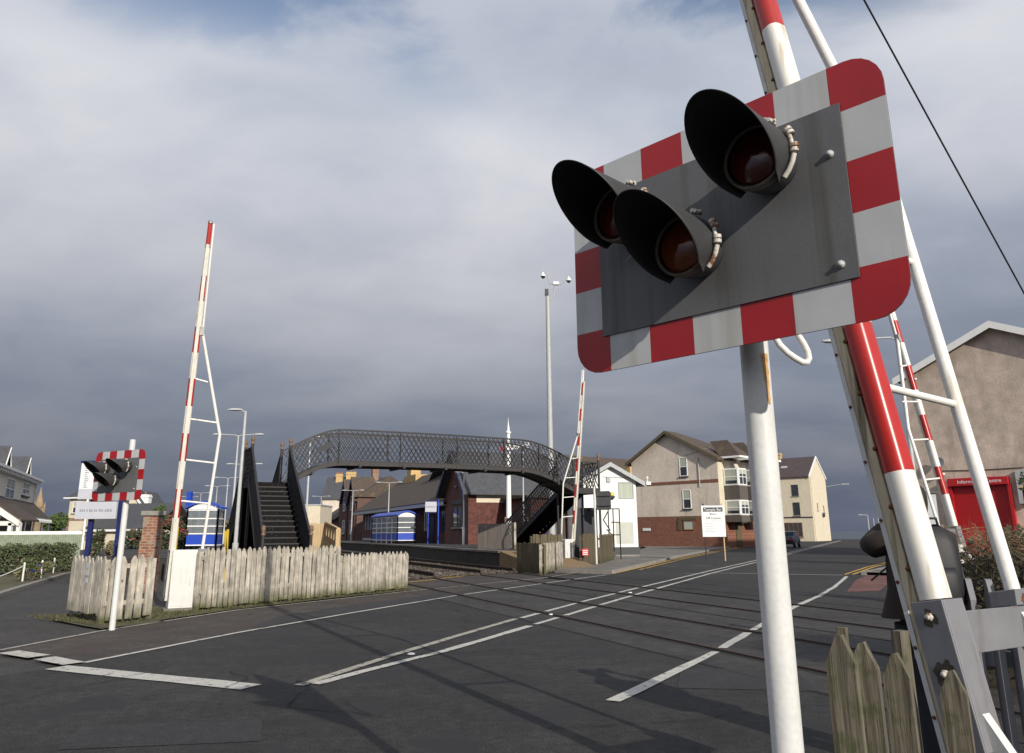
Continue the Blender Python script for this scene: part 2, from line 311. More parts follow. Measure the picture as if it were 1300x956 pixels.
# ================================================================== SETTING
def build_ground():
    mb = MB(); xs = [-1500, -700, -350, -180, -90, -45, -20, 0, 20, 45, 70, 100, 160, 300, 700, 1500]
    ys = [-400, -100, -20, 0, 20, 50, 80, 105, 120, 135, 150, 180, 230, 300, 420, 700, 1500]
    def z(x, y):
        s = x * .42 + y * .907
        t = max(0, min(1, (s - 128) / 190)); return -.03 - 9.5 * t * t * (3 - 2 * t)
    fx = sorted(set(xs + [i * 12.0 for i in range(-12, 26)])); fy = sorted(set(ys + [i * 12.0 for i in range(0, 40)]))
    vs = [(x, y, z(x, y)) for y in fy for x in fx]; n = len(fx)
    mb.add(vs, [(j * n + i, j * n + i + 1, (j + 1) * n + i + 1, (j + 1) * n + i) for j in range(len(fy) - 1) for i in range(n - 1)], True)
    tag(mb.build('ground', m_asph2), kind='structure')
    mb = MB(); mb.add([(-6000, 150, -7.2), (6000, 150, -7.2), (6000, 8000, -7.2), (-6000, 8000, -7.2)], [(0, 1, 2, 3)]); tag(mb.build('sea', m_sea), kind='structure')
build_ground()
e1 = [G(0, 826), G(125, 802), G(300, 775), G(545, 748), G(690, 734), G(740, 726)]
e2 = [G(107, 842), G(300, 804), G(450, 778), G(582, 756), G(690, 741), G(770, 730)]
ne = [G(830, 866), G(905, 830), G(965, 795), G(1010, 770), G(1040, 757), G(1075, 732), G(1128, 715)]
kl = [G(780, 728), G(860, 708), G(905, 699), G(960, 690), G(1046, 684.6)]
road = [(-9.5, 3), (-7, -8), (12, -8), (7, 4), (5.2, 9.5), (8.6, 16), (12.4, 25.5)] + [(ne[-1].x, ne[-1].y), (66, 125), (kl[-1].x, kl[-1].y)] + [(p.x, p.y) for p in reversed(kl[:-1])] + [(e2[-1].x, e2[-1].y)] + [(p.x, p.y) for p in reversed(e2[:-1])]
sheet('road', road, 0.0, m_asph)
sheet('footway', [(p.x, p.y) for p in e1[:-1]] + [(p.x, p.y) for p in reversed(e2[:-1])], .001, m_foot)

def stripe(mb, pts, wd, z=.009, jit=0.0):
    pts = [Vector((p[0], p[1], 0)) for p in pts]
    q = [pts[0]]
    for a, b in zip(pts, pts[1:]):
        n = max(1, int((b - a).length / .5))
        for i in range(1, n + 1): q.append(a.lerp(b, i / n))
    L_, R2 = [], []
    for i, p in enumerate(q):
        d = (q[min(i + 1, len(q) - 1)] - q[max(i - 1, 0)]).normalized(); s = Vector((-d.y, d.x, 0))
        w1 = wd / 2 + random.uniform(-jit, jit); w2 = wd / 2 + random.uniform(-jit, jit)
        L_.append(p + s * w1 + UP * z); R2.append(p - s * w2 + UP * z)
    n = len(q); mb.add(L_ + R2, [(i, i + 1, n + i + 1, n + i) for i in range(n - 1)])
def cutlines(pts, gaps, gw=.16):                    # cut a polyline where the rails cross it
    out = []; cur = [pts[0]]
    for a, b in zip(pts, pts[1:]):
        oa = a.dot(NN); ob = b.dot(NN); ks = []
        for g in gaps:
            for s_ in (-gw, gw):
                o = g + s_
                if (oa - o) * (ob - o) < 0: ks.append(((o - oa) / (ob - oa), s_))
        ks.sort()
        for k, s_ in ks:
            p = a.lerp(b, k)
            if cur: cur.append(p); out.append(cur); cur = None
            else: cur = [p]
        if cur: cur.append(b)
    if cur and len(cur) > 1: out.append(cur)
    return out
OFFS = (6.6, 8.22, 10.32, 11.94)
mk = MB(); mo = MB()
for seg in cutlines([Vector(p) for p in e1], OFFS, .12): stripe(mo, seg, .09, jit=.006)
for seg in cutlines([Vector(p) for p in e2], OFFS, .14): stripe(mk, seg, .09, jit=.006)
for seg in cutlines([Vector(p) for p in ne[:5]], OFFS, .135): stripe(mk, seg, .12, jit=.012)
stripe(mk, [ne[4], G(1060, 745), ne[5]], .11, jit=.01)
stripe(mk, [ne[0] + (ne[0] - ne[1]) * .5, ne[0]], .15, jit=.01)
c1 = [G(395, 866), G(500, 832), G(590, 805), G(655, 786)]; c1b = [G(662, 785), G(740, 764), G(800, 749), G(905, 724), G(960, 711.5), G(1066, 686.2)]
c2 = [G(412, 866), G(500, 843), G(560, 828), G(630, 808), G(672, 795)]; c2b = [G(680, 793), G(760, 769), G(825, 750), G(905, 727.5), G(960, 714), G(1068, 686.6)]
x0 = (c1[0] - c1[1]) * .12 + c1[0]; stripe(mo, [x0] + c1, .12, jit=.008)
x0 = (c2[0] - c2[1]) * .12 + c2[0]; stripe(mk, [x0] + c2, .13, jit=.012)
for seg in cutlines([Vector(p) for p in c1b], OFFS, .15): stripe(mk, seg, .11, jit=.008)
for seg in cutlines([Vector(p) for p in c2b], OFFS, .15): stripe(mk, seg, .11, jit=.008)
stripe(mk, [G(905, 727.5), G(1070, 730.5)], .12, jit=.006)
for a, b in (((905, 728), (945, 728)), ((865, 719), (890, 719)), ((905, 718.5), (930, 718)), ((845, 722), (857, 721))): stripe(mo, [G(*a) + Vector((-1.0, 0, 0)), G(*b) + Vector((-1.0, 0, 0))], .1, jit=.004)
sa = G(72, 848); sb = G(250, 866); sdn = (sb - sa).normalized()
stripe(mk, [sa, sa.lerp(sb, .4), sb + sdn * .75], .30, jit=.015)
stripe(mk, [G(12, 828), G(50, 834)], .27, jit=.02); stripe(mk, [G(56, 836), G(94, 843)], .27, jit=.02)
mk.build('road_marking', m_line)['kind'] = 'structure'; mo.build('faded_road_marking', m_lineold)['kind'] = 'structure'
my = MB()
for dx in (0, .28): stripe(my, [G(1072, 730) + Vector((.1 + dx, .2, 0)), G(1100, 720.5) + Vector((.1 + dx, .2, 0)), G(1128, 714) + Vector((.1 + dx, .2, 0)), Vector((40 + dx, 77, 0))], .1, jit=.006)
ky = [G(778, 728.5), G(800, 723.5), G(830, 716.5), G(860, 709.4), G(905, 700.4), G(960, 691)]
stripe(my, ky, .13, jit=.01); stripe(my, [p + Vector((.34, -.16, 0)) for p in ky[1:]], .10, jit=.008)
stripe(my, [G(519, 739.5), G(553, 736)], .14, .012); stripe(my, [G(560, 735), G(602, 730)], .14, .012); stripe(my, [G(607, 729.5), G(636, 727)], .14, .012)
mcr = MB(); random.seed(31)
def crack(p, ang, ln, wd=.012):
    p = Vector((p[0], p[1], .0115)); a = ang; pts = [p]
    for i in range(int(ln / .12)): a += random.gauss(0, .28); a = ang + (a - ang) * .9; p = p + Vector((sin(a), cos(a), 0)) * .12; pts.append(p)
    L_ = []; R2 = []
    for i, q in enumerate(pts):
        d = (pts[min(i + 1, len(pts) - 1)] - pts[max(i - 1, 0)]).normalized(); s = Vector((-d.y, d.x, 0)) * wd * (.25 + random.random() * .6) * (1 - abs(i / len(pts) - .5)); L_.append(q + s); R2.append(q - s)
    n = len(pts); mcr.add(L_ + R2, [(i, i + 1, n + i + 1, n + i) for i in range(n - 1)])
for c_ in ((-3.4, 9.5, .9, 4), (-1.0, 7.0, -.5, 2.6), (2.2, 12.5, 1.1, 3.5), (-2.0, 13.0, .35, 6), (1.0, 17.5, .5, 6), (4.5, 21, .4, 5), (-4.2, 12.4, .45, 5), (.2, 6.6, 1.2, 2.0), (-4.8, 7.4, .2, 2.4), (6.0, 25, .5, 8), (-1.8, 17.2, -.4, 2), (.6, 10.2, -.9, 1.4), (-2.9, 8.1, .3, 1.5)): crack(c_[:2], c_[2], c_[3])
tag(mcr.build('road_cracks', m_groove), kind='structure')
m_patch = mat('patch_asphalt', (.024, .023, .024), .85, .2, 3, .4, mid=9, midv=.2, grain=60, gv=.5)
sheet('road_patch', [G(*q)[:2] for q in ((318, 797), (360, 781), (450, 768), (520, 759), (596, 750), (590, 754), (500, 768), (420, 781), (352, 795))], .004, m_patch)
sheet('road_patch', [(1.6, 8.2), (2.9, 8.0), (3.1, 9.1), (1.9, 9.4)], .0042, m_patch)
sheet('road_patch', [(-3.3, 6.1), (-1.9, 6.3), (-2.1, 7.0), (-3.5, 6.8)], .0042, m_patch)
mst = MB()
for q in ((522, 831.5), (700, 781), (800, 753)): c_ = G(*q); mst.lathe(c_ + UP * .009, [(.05, 0), (.045, .012), (.02, .018), (0, .018)], 10)
tag(mst.build('road_studs', m_white), kind='structure')
mgp = MB(); c_ = G(548, 729.5); mgp.prism([c_ + Vector(v) for v in ((-.35, -.1, .02), (.25, -.1, .02), (.35, .15, .05), (-.25, .15, .05))], UP * .01); tag(mgp.build('plastic_sheet', mat('pale_blue_plastic', (.16, .38, .58), .5, .1), None, c_), 'scrap of pale blue plastic lying between the rails', 'litter')
my.build('yellow_road_marking', m_yel)['kind'] = 'structure'
# kerbs and pavements
mb = MB()
kp = [Vector((e2[-1].x + .3, e2[-1].y + .4, 0))] + [Vector(k) for k in kl]
def kerb(mb, pts, h=.11, wd=.16, side=1):
    for a, b in zip(pts, pts[1:]):
        d = (b - a); n = max(1, int(d.length / .9)); s_ = Vector((-d.y, d.x, 0)).normalized() * side
        for i in range(n):
            p = a.lerp(b, i / n); q = a.lerp(b, (i + 1) / n - .008 / max(d.length, .1))
            mb.prism([p - UP * .1, q - UP * .1, q - UP * .1 + s_ * wd, p - UP * .1 + s_ * wd], UP * (h + .1))
kerb(mb, kp[1:]); tag(mb.build('kerb', m_kerb), kind='structure')
mb = MB(); left_edge = [(1.2, 32), (6, 46), (12, 72), (14, 92), (20, 104), (46, 150)]
pv = [(p.x - .12, p.y + .05, .1) for p in kp[1:]] + [(x, y, .1) for x, y in reversed(left_edge)]
mb.add(pv, [tuple(range(len(pv)))]); tag(mb.build('pavement', m_pave), kind='structure')
mb = MB(); kerb(mb, [Vector((1.2, 32, 0)), Vector(kl[0])], h=.104, wd=.14, side=-1); tag(mb.build('kerb', m_kerb), kind='structure')
mb = MB(); kr = [Vector((11.9, 27.6, 0)), Vector((14.6, 31.5, 0)), Vector((18.3, 37.6, 0)), Vector((66, 123, 0))]
kerb(mb, kr, side=-1); tag(mb.build('kerb', m_kerb), kind='structure')
pv = [(p.x + .12, p.y, .1) for p in kr] + [(90, 123, .1), (30, 37, .1), (15.5, 24, .1)]
mb = MB(); mb.add(pv, [tuple(range(len(pv)))]); tag(mb.build('pavement', m_pave), kind='structure')
sheet('red_path', [(8.3, 20.2), (10.4, 24.6), (12.0, 27.4), (14.7, 31.4), (18.4, 37.4), (19.6, 37.2), (16.0, 31.0), (12.9, 26.6), (11.0, 23.6), (9.2, 20.4)], .006, m_redfoot)
# verge under the left fence, trackbed, crossing panels
sheet('verge', [(-8.9, 16.1), (-8.5, 15.0), (-7.3, 13.9), (-6.8, 13.5)] + [(p.x - .16, p.y + .12) for p in (G(200, 790), G(300, 775), G(420, 761), G(545, 748))] + [(-3.6, 24.2), (-7.4, 18.6), (-8.3, 16.4)], .006, m_grass)
sheet('verge', [(-8.6, 15.2), (-6.75, 13.55), (-6.2, 14.5), (-7.5, 15.6)], .011, m_dirt)
ALS = lambda o: 24.75 + (o - 5.0) * .50
tb = [R_(5.0, ALS(5)), R_(13.0, ALS(13)), R_(13.0, 190), R_(5.0, 190)]
sheet('apron', [(G(517, 749).x, G(517, 749).y), (R_(5.0, ALS(5)).x, R_(5.0, ALS(5)).y), (R_(13.0, ALS(13)).x, R_(13.0, ALS(13)).y), (1.2, 29.0), (2.0, 30.2), (G(690, 734).x, G(690, 734).y)], .0015, m_foot)
sheet('trackbed', [(p.x, p.y) for p in tb], .004, m_ballast)
random.seed(3)
mb = MB()
for i in range(16000):
    oo = random.uniform(5.1, 12.9); p = R_(oo, ALS(oo) + .05 + random.random() ** 2.2 * 50, .02); s_ = random.uniform(.03, .075)
    vs = [p + Vector((random.uniform(-s_, s_), random.uniform(-s_, s_), random.uniform(-.3, 1) * s_)) for _ in range(4)]
    mb.add(vs, [(0, 1, 2), (0, 2, 3), (0, 3, 1), (1, 3, 2)])
tag(mb.build('ballast_stones', m_ballast), kind='stuff', label='loose grey brown stones between the rails beyond the crossing', cat='ballast')
ms = MB()
for base in (6.6, 10.32):
    for k in range(70):
        al = ALS(base) + 1.0 + k * .72; ms.frame(R_(base + .81, al, .012), NN, TT, UP, (-1.25, 1.25), (-.12, .12), (0, .05))
tag(ms.build('sleepers', mat('sleeper_timber', (.055, .042, .03), .9, .3, 6, .4)), kind='structure')
mr = MB(); mg = MB()
for o in OFFS:
    mr.frame(R_(o, 0), NN, TT, UP, (-.035, .035), (-2.0, ALS(o)), (-.05, .024)); mr.cur = 0
    mg.frame(R_(o, 0), NN, TT, UP, (-.135, -.038), (-2.0, ALS(o)), (-.03, .0035)); mg.frame(R_(o, 0), NN, TT, UP, (.038, .125), (-2.0, ALS(o)), (-.03, .0035))
    mr.frame(R_(o, 0), NN, TT, UP, (-.035, .035), (ALS(o), 190), (.13, .19)); mr.frame(R_(o, 0), NN, TT, UP, (-.01, .01), (ALS(o), 190), (.05, .13)); mr.frame(R_(o, 0), NN, TT, UP, (-.07, .07), (ALS(o), 190), (.06, .08))
tag(mr.build('rails', m_rust), kind='structure'); tag(mg.build('flangeway', m_groove), kind='structure')
mp_ = MB()                                          # panel joints across the carriageway
for o in (5.75, 9.25, 12.8): mp_.frame(R_(o, 0), NN, TT, UP, (-.012, .012), (3.0, 23.5), (-.01, .0045))
tag(mp_.build('panel_joint', m_groove), kind='structure')
m_panel = mat('crossing_panel', (.040, .036, .033), .8, .2, 3, .3, mid=5, midv=.3, grain=60, gv=.5, big=.8, bigv=.3, spec=.4)
for a, b in ((6.72, 8.1), (10.44, 11.82), (8.36, 9.22), (5.8, 6.48), (9.3, 10.18)):
    pts = []
    sheet('crossing_panel', [(R_(a, 4.5).x, R_(a, 4.5).y), (R_(b, 4.5).x, R_(b, 4.5).y), (R_(b, 22.4).x, R_(b, 22.4).y), (R_(a, 18.9 if a < 8 else 21).x, R_(a, 18.9 if a < 8 else 21).y)], .0025, m_panel)
# left side street: kerb, lawn
lk = [G(-60, 790), G(0, 757), G(40, 744), G(84, 730.5), Vector((-19, 36.5, 0))]
mb = MB(); kerb(mb, lk, .07, .2, side=1); tag(mb.build('kerb', m_kerb), kind='structure')
mb = MB(); pts = [Vector((p.x - .15, p.y, .05)) for p in lk] + [Vector((-28, 50, .05)), Vector((-60, 50, .05)), Vector((-40, 12, .05))]
mb.add(pts, [tuple(range(len(pts)))]); tag(mb.build('lawn', m_grass), kind='structure')
def grassblades(name, poly, n, h, mt, z0, label, seedv=1, cat='grass'):
    random.seed(seedv); mb = MB(); xs = [p[0] for p in poly]; ys = [p[1] for p in poly]; c = 0
    def inside(x, y):
        r = False
        for i in range(len(poly)):
            x1, y1 = poly[i][:2]; x2, y2 = poly[i - 1][:2]
            if (y1 > y) != (y2 > y) and x < (x2 - x1) * (y - y1) / (y2 - y1) + x1: r = not r
        return r
    while c < n:
        x = random.uniform(min(xs), max(xs)); y = random.uniform(min(ys), max(ys))
        if not inside(x, y): continue
        c += 1; a = random.uniform(0, 6.28); hh = h * random.uniform(.4, 1.3); w_ = .012 * random.uniform(.6, 1.4) * (1 + h * 2)
        l = Vector((random.uniform(-.5, .5), random.uniform(-.5, .5), 0)) * hh; p = Vector((x, y, z0)); s_ = Vector((cos(a), sin(a), 0)) * w_
        mb.add([p - s_, p + s_, p + l + UP * hh], [(0, 1, 2)])
    return tag(mb.build(name, mt), label, cat, kind='stuff')
grassblades('grass_tufts', [(-9.4, 15.6), (-8.5, 14.8), (-6.7, 13.8)] + [(p.x - .2, p.y + .16) for p in (G(200, 790), G(300, 775), G(420, 761), G(530, 749.5))] + [(-3.4, 22.9), (-7.2, 17.2), (-8, 15.9)], 5200, .045, mat('dull_grass', (.075, .075, .03), .95, .5, 5), .01, 'short rough grass growing along the foot of the left picket fence')
for i in range(1):
    pass

# ================================================================== FENCES
def picket_fence(a, b, n, h0, h1, label, mt, pitch_w=.09, th=.022, pointed=True, rails=(.3, .85), name='picket_fence', sidez=1, post_ends=True, railside=1, seedv=1, group=None, z0=.05, lean=0.02):
    random.seed(seedv)
    a = Vector((a[0], a[1], 0)); b = Vector((b[0], b[1], 0)); d = (b - a).normalized(); s_ = Vector((-d.y, d.x, 0)) * railside; ln = (b - a).length
    t = thing(name, a, label, 'fence', group)
    mb = MB()
    for i in range(n):
        k = (i + .5) / n; p = a.lerp(b, k); h = h0 + (h1 - h0) * k + random.uniform(-.025, .025); wd = pitch_w * random.uniform(.92, 1.06); ln_ = random.uniform(-lean, lean); off = random.uniform(-.006, .006)
        o = p + s_ * off; zb = z0 + random.uniform(-.02, .02); dd = (d + UP * ln_).normalized(); uu = (UP - d * ln_).normalized()
        tip = h - wd * .75 if pointed else h
        poly = [o - dd * wd / 2 + uu * zb, o + dd * wd / 2 + uu * zb, o + dd * wd / 2 + uu * tip] + ([o + dd * wd * .12 + uu * h, o - dd * wd * .12 + uu * h] if pointed else []) + [o - dd * wd / 2 + uu * tip]
        mb.prism(poly, s_ * -th)
    mb.build('pickets', mt, t)
    for rz in rails:
        m2 = MB(); m2.bar(a + s_ * .03 + UP * rz * h0, b + s_ * .03 + UP * rz * h1, .04, .08, side=s_); m2.build('rail', mt, t)
    if post_ends:
        np_ = max(2, int(ln / 1.8) + 1)
        for i in range(np_):
            p = a.lerp(b, i / (np_ - 1)) + s_ * .09; m2 = MB(); m2.box(p + UP * (h0 * .95 / 2), (.09, .09, h0 * .95), d); m2.build('post', mt, t)
    return t
f_a = G(252, 776); f_b = G(517, 748.5)
midp = f_a.lerp(f_b, .60)
picket_fence(f_a, midp, 29, 1.22, 1.22, 'long grey weathered picket fence right of the white machine cabinet, beside the road', m_wood, .108, seedv=2)
picket_fence(midp + (f_b - midp).normalized() * .1, f_b, 19, 1.02, .96, 'lower grey picket fence ending beside the railway tracks', m_wood, .115, seedv=3)
q0 = G(130, 793.5); q1 = G(190, 787.5)
picket_fence(q0, q1, 5, 1.14, 1.14, 'five wide weathered pickets behind the left warning light post', m_wood, .128, seedv=4, z0=.08)
q2 = G(84, 786)
picket_fence(q2, q0 + Vector((-.04, 0.0, 0)), 9, 1.13, 1.12, 'short weathered board fence at the left end, turning back from the road', m_wood, .165, seedv=5, z0=.16, post_ends=False)
mb = MB(); hh = MB()
t = thing('gate_latch', q2.lerp(q0, .55) + UP * .6, 'small grey plastic letter shaped tags hung on the leftmost fence panel', 'tag')
dq = (q0 - q2).normalized(); sq = Vector((dq.y, -dq.x, 0))
for k in range(3): mb.frame(q2.lerp(q0, .50) + sq * .03, dq, sq, UP, (-.06, .06), (0, .012), (.93 - k * .13, 1.02 - k * .13))
mb.build('plate', m_signg, t)
# back runs of fence, right behind lamp etc.
picket_fence(G(462, 741), G(516, 736), 10, .92, .92, 'far return of the low picket fence near the tracks', m_wood, .1, seedv=6, post_ends=False)
# middle crossing corner fences
picket_fence((.15, 31.0), (1.05, 29.3), 14, 1.12, 1.1, 'dark stained low fence panel at the platform ramp', m_wooddark, .13, pointed=False, seedv=7)
picket_fence((1.08, 29.3), (1.98, 32.4), 12, 1.12, 1.12, 'pale picket panel left of the white cabinet across the tracks', m_wood, .15, pointed=False, seedv=8)
picket_fence((.8, 33.8), (2.1, 34.6), 12, 1.42, 1.42, 'taller brown fence behind the pale picket panel', m_wooddark, .11, pointed=False, seedv=9)
fm = picket_fence((2.95, 34.2), (3.85, 36.4), 12, 1.42, 1.42, 'brown close boarded fence carrying the small red notice', m_wooddark, .15, pointed=False, seedv=10)
picket_fence((3.9, 36.3), (5.2, 41.6), 16, 1.40, 1.40, 'brown fence panel right of the white signal post across the tracks', m_wooddark, .2, pointed=False, seedv=11)
t = thing('notice', (3.2, 34.5, 1.0), 'small red notice with white lines fixed on the brown fence', 'notice')
dn = (Vector((3.85, 36.4, 0)) - Vector((2.95, 34.2, 0))).normalized(); sn = Vector((dn.y, -dn.x, 0))
o = Vector((3.2, 34.2, 0)) + sn * .1
o = P(743, 701, 34.0); mb = MB(); ax = Vector((1, 0, 0)); mb.frame(o, ax, Vector((0, -1, 0)), UP, (-.13, .13), (0, .012), (-.14, .14)); mb.build('plate', m_redsign, t)
for k in range(3):
    mb = MB(); mb.frame(o + Vector((0, -.014, 0)), ax, Vector((0, -1, 0)), UP, (-.1, .1), (0, .003), (-.105 + k * .075, -.068 + k * .075)); mb.build('text_line', m_signw, t)
# platform fence
picket_fence(P(607, 697, 41.0), P(652, 697, 39.5), 22, 1.95, 1.95, 'grey close boarded fence on the platform end', m_woodgrey, .085, pointed=False, seedv=12, z0=.7, lean=.003)
mb = MB(); p = P(652, 697, 39.4); mb.box((p.x + .08, p.y, 1.33), (.11, .11, 1.3)); tag(mb.build('fence_post', m_wood, None, (p.x, p.y, .7)), 'pale square post ending the grey platform fence', 'post')

# near pickets at the camera's right
def nearpicket(px, py, Y, wd, ang, label):
    p = P(px, py, Y); d = az(ang); s_ = Vector((-d.y, d.x, 0)); o = Vector((p.x, p.y, 0)); h = p.z
    mb = MB(); mb.prism([o - d * wd / 2 + UP * -.0, o + d * wd / 2, o + d * wd / 2 + UP * (h - wd * .95), o + d * wd * .1 + UP * h, o - d * wd * .1 + UP * (h - .006), o - d * wd / 2 + UP * (h - wd * .95)], s_ * .034)
    return mb
random.seed(5)
t = thing('picket_fence', (1.1, 2.7, 0), 'mossy pointed pickets in the foreground beside the big signal post', 'fence')
for px, py, Y in ((1063, 806, 2.6), (1092, 815, 2.75), (1134, 829, 2.95), (1206, 851, 3.15)):
    nearpicket(px, py, Y, .088, 128, '').build('picket', m_woodn, t)
mb = MB(); p = P(1067, 797, 2.9); mb.frame(Vector((p.x, p.y, 0)), az(128), az(38), UP, (-.016, .016), (0, .03), (.2, p.z)); mb.build('batten', m_woodn, t)
mb = MB(); mb.bar((.95, 2.72, .62), (2.1, 3.2, .62), .04, .09); mb.build('rail', m_woodn, t)
t = thing('picket_fence', (2.4, 5, 0), 'white edged pickets beyond the near barrier frame', 'fence')
for px, py, Y in ((1212, 736, 5.0), (1232, 734, 5.0), (1258, 735, 4.9), (1282, 736, 4.8)):
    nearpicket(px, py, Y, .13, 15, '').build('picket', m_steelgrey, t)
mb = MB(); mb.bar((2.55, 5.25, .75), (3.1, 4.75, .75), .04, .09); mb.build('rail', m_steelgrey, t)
mb = MB(); p = P(1139, 775, 3.35); q = Vector((p.x, p.y, 0)); mb.frame(q, az(60), az(-30), UP, (-.030, .030), (-.02, .02), (0, 1.10)); mb.frame(q + az(-30) * .05, az(60), az(-30), UP, (-.02, .04), (-.012, .012), (0, .9))
tag(mb.build('fence_post', m_woodn, None, q), 'mossy square timber post just left of the near barrier boom', 'post')

# ================================================================== WARNING SIGNALS
def rrect(w_, h, r, n=6):
    pts = []
    for cx, cy, a0 in ((w_ / 2 - r, h / 2 - r, 0), (-w_ / 2 + r, h / 2 - r, 90), (-w_ / 2 + r, -h / 2 + r, 180), (w_ / 2 - r, -h / 2 + r, 270)):
        for i in range(n + 1): a = radians(a0 + 90 * i / n); pts.append((cx + r * cos(a), cy + r * sin(a)))
    return pts
def clip(poly, x0=None, x1=None, y0=None, y1=None):
    def cl(poly, f, g):
        out = []
        for i in range(len(poly)):
            a, b = poly[i - 1], poly[i]; fa, fb = f(a), f(b)
            if fa * fb < 0: k = fa / (fa - fb); out.append((a[0] + (b[0] - a[0]) * k, a[1] + (b[1] - a[1]) * k))
            if fb >= 0: out.append(b)
        return out
    for lim, f in ((x0, lambda p: p[0] - x0), (x1, lambda p: x1 - p[0]), (y0, lambda p: p[1] - y0), (y1, lambda p: y1 - p[1])):
        if lim is not None and poly: poly = cl(poly, f, None)
    return poly
def signal(base, nrm_az, ztop, label, post_r=.048, post_top=None, W=1.24, H=.84, centre_off=0.0, lean=0.0, cc=None, detail=True):
    base = Vector(base); n = az(nrm_az); u = UP.cross(n); v = UP
    t = thing('warning_signal', base, label, 'warning light', 'level crossing warning lights')
    zc = ztop - H / 2; c = Vector(cc) if cc is not None else base + u * centre_off + UP * zc + n * .09
    def Q(x, y, z=0): return c + u * x + v * y + n * z
    mb = MB(); top = (post_top or ztop - .1); mb.tube([base, base + UP * top], post_r, 28); mb.build('post', m_post, t)
    if post_top: 
        pass
    # red and white board
    bw = .135; full = rrect(W, H, .11)
    mr_ = MB()
    mr_.cur = 0; mr_.prism([Q(x, y, 0) for x, y in full], n * -.004); mr_.build('backboard', m_siggrey, t)
    xs = [-W / 2 + .165 + i * (W - .33) / 5 for i in range(6)]; ys = [-H / 2 + .165 + i * (H - .33) / 3 for i in range(4)]
    border = MB()
    def slab(mbb, poly, z0=.0015):
        border.cur = mbb
        if len(poly) > 2: border.prism([Q(x, y, z0) for x, y in poly], n * .002)
    X = [-W / 2] + xs + [W / 2]
    for i in range(7):
        tgt = i % 2
        for y0, y1 in ((H / 2 - bw, H / 2), (-H / 2, -H / 2 + bw)): slab(tgt, clip(full, X[i], X[i + 1], y0, y1))
    Yv = [-H / 2] + ys + [H / 2]
    for i in range(5):
        tgt = i % 2
        a = Yv[i] if i else -H / 2 + bw; b = Yv[i + 1] if i < 4 else H / 2 - bw
        for x0, x1 in ((-W / 2, -W / 2 + bw), (W / 2 - bw, W / 2)): slab(tgt, clip(full, x0, x1, a, b))
    border.build('striped_border', [m_sigred, m_sigwhite], t)
    mb = MB(); mb.prism([Q(x, y, .006) for x, y in ((-W / 2 + bw + .0, -H / 2 + bw), (W / 2 - bw, -H / 2 + bw), (W / 2 - bw, H / 2 - bw), (-W / 2 + bw, H / 2 - bw))], n * .004); mb.build('grey_panel', m_siggrey, t)
    for x, y in ((W / 2 - bw - .045, H / 2 - bw - .16), (-W / 2 + bw + .04, .16), (W / 2 - bw - .05, -H / 2 + bw + .05)):
        mb = MB(); mb.lathe(Q(x, y, .01), [(.013, 0), (.013, .006), (.007, .009), (.007, .014), (0, .014)], 10, n); mb.build('bolt', m_galv, t)
    for x, y, amber in ((-.295, .120, 0), (.255, .140, 0), (-.03, -.078, 1)):
        lamp(t, Q, n, u, v, x, y, amber)
    # support brackets behind
    for dz in (.22, -.22):
        mb = MB(); mb.frame(c + UP * dz, u, n, UP, (-.42, .42), (-.05, -.006), (-.02, .02)); mb.build('bracket', m_siggrey, t)
    return t, Q, n, u
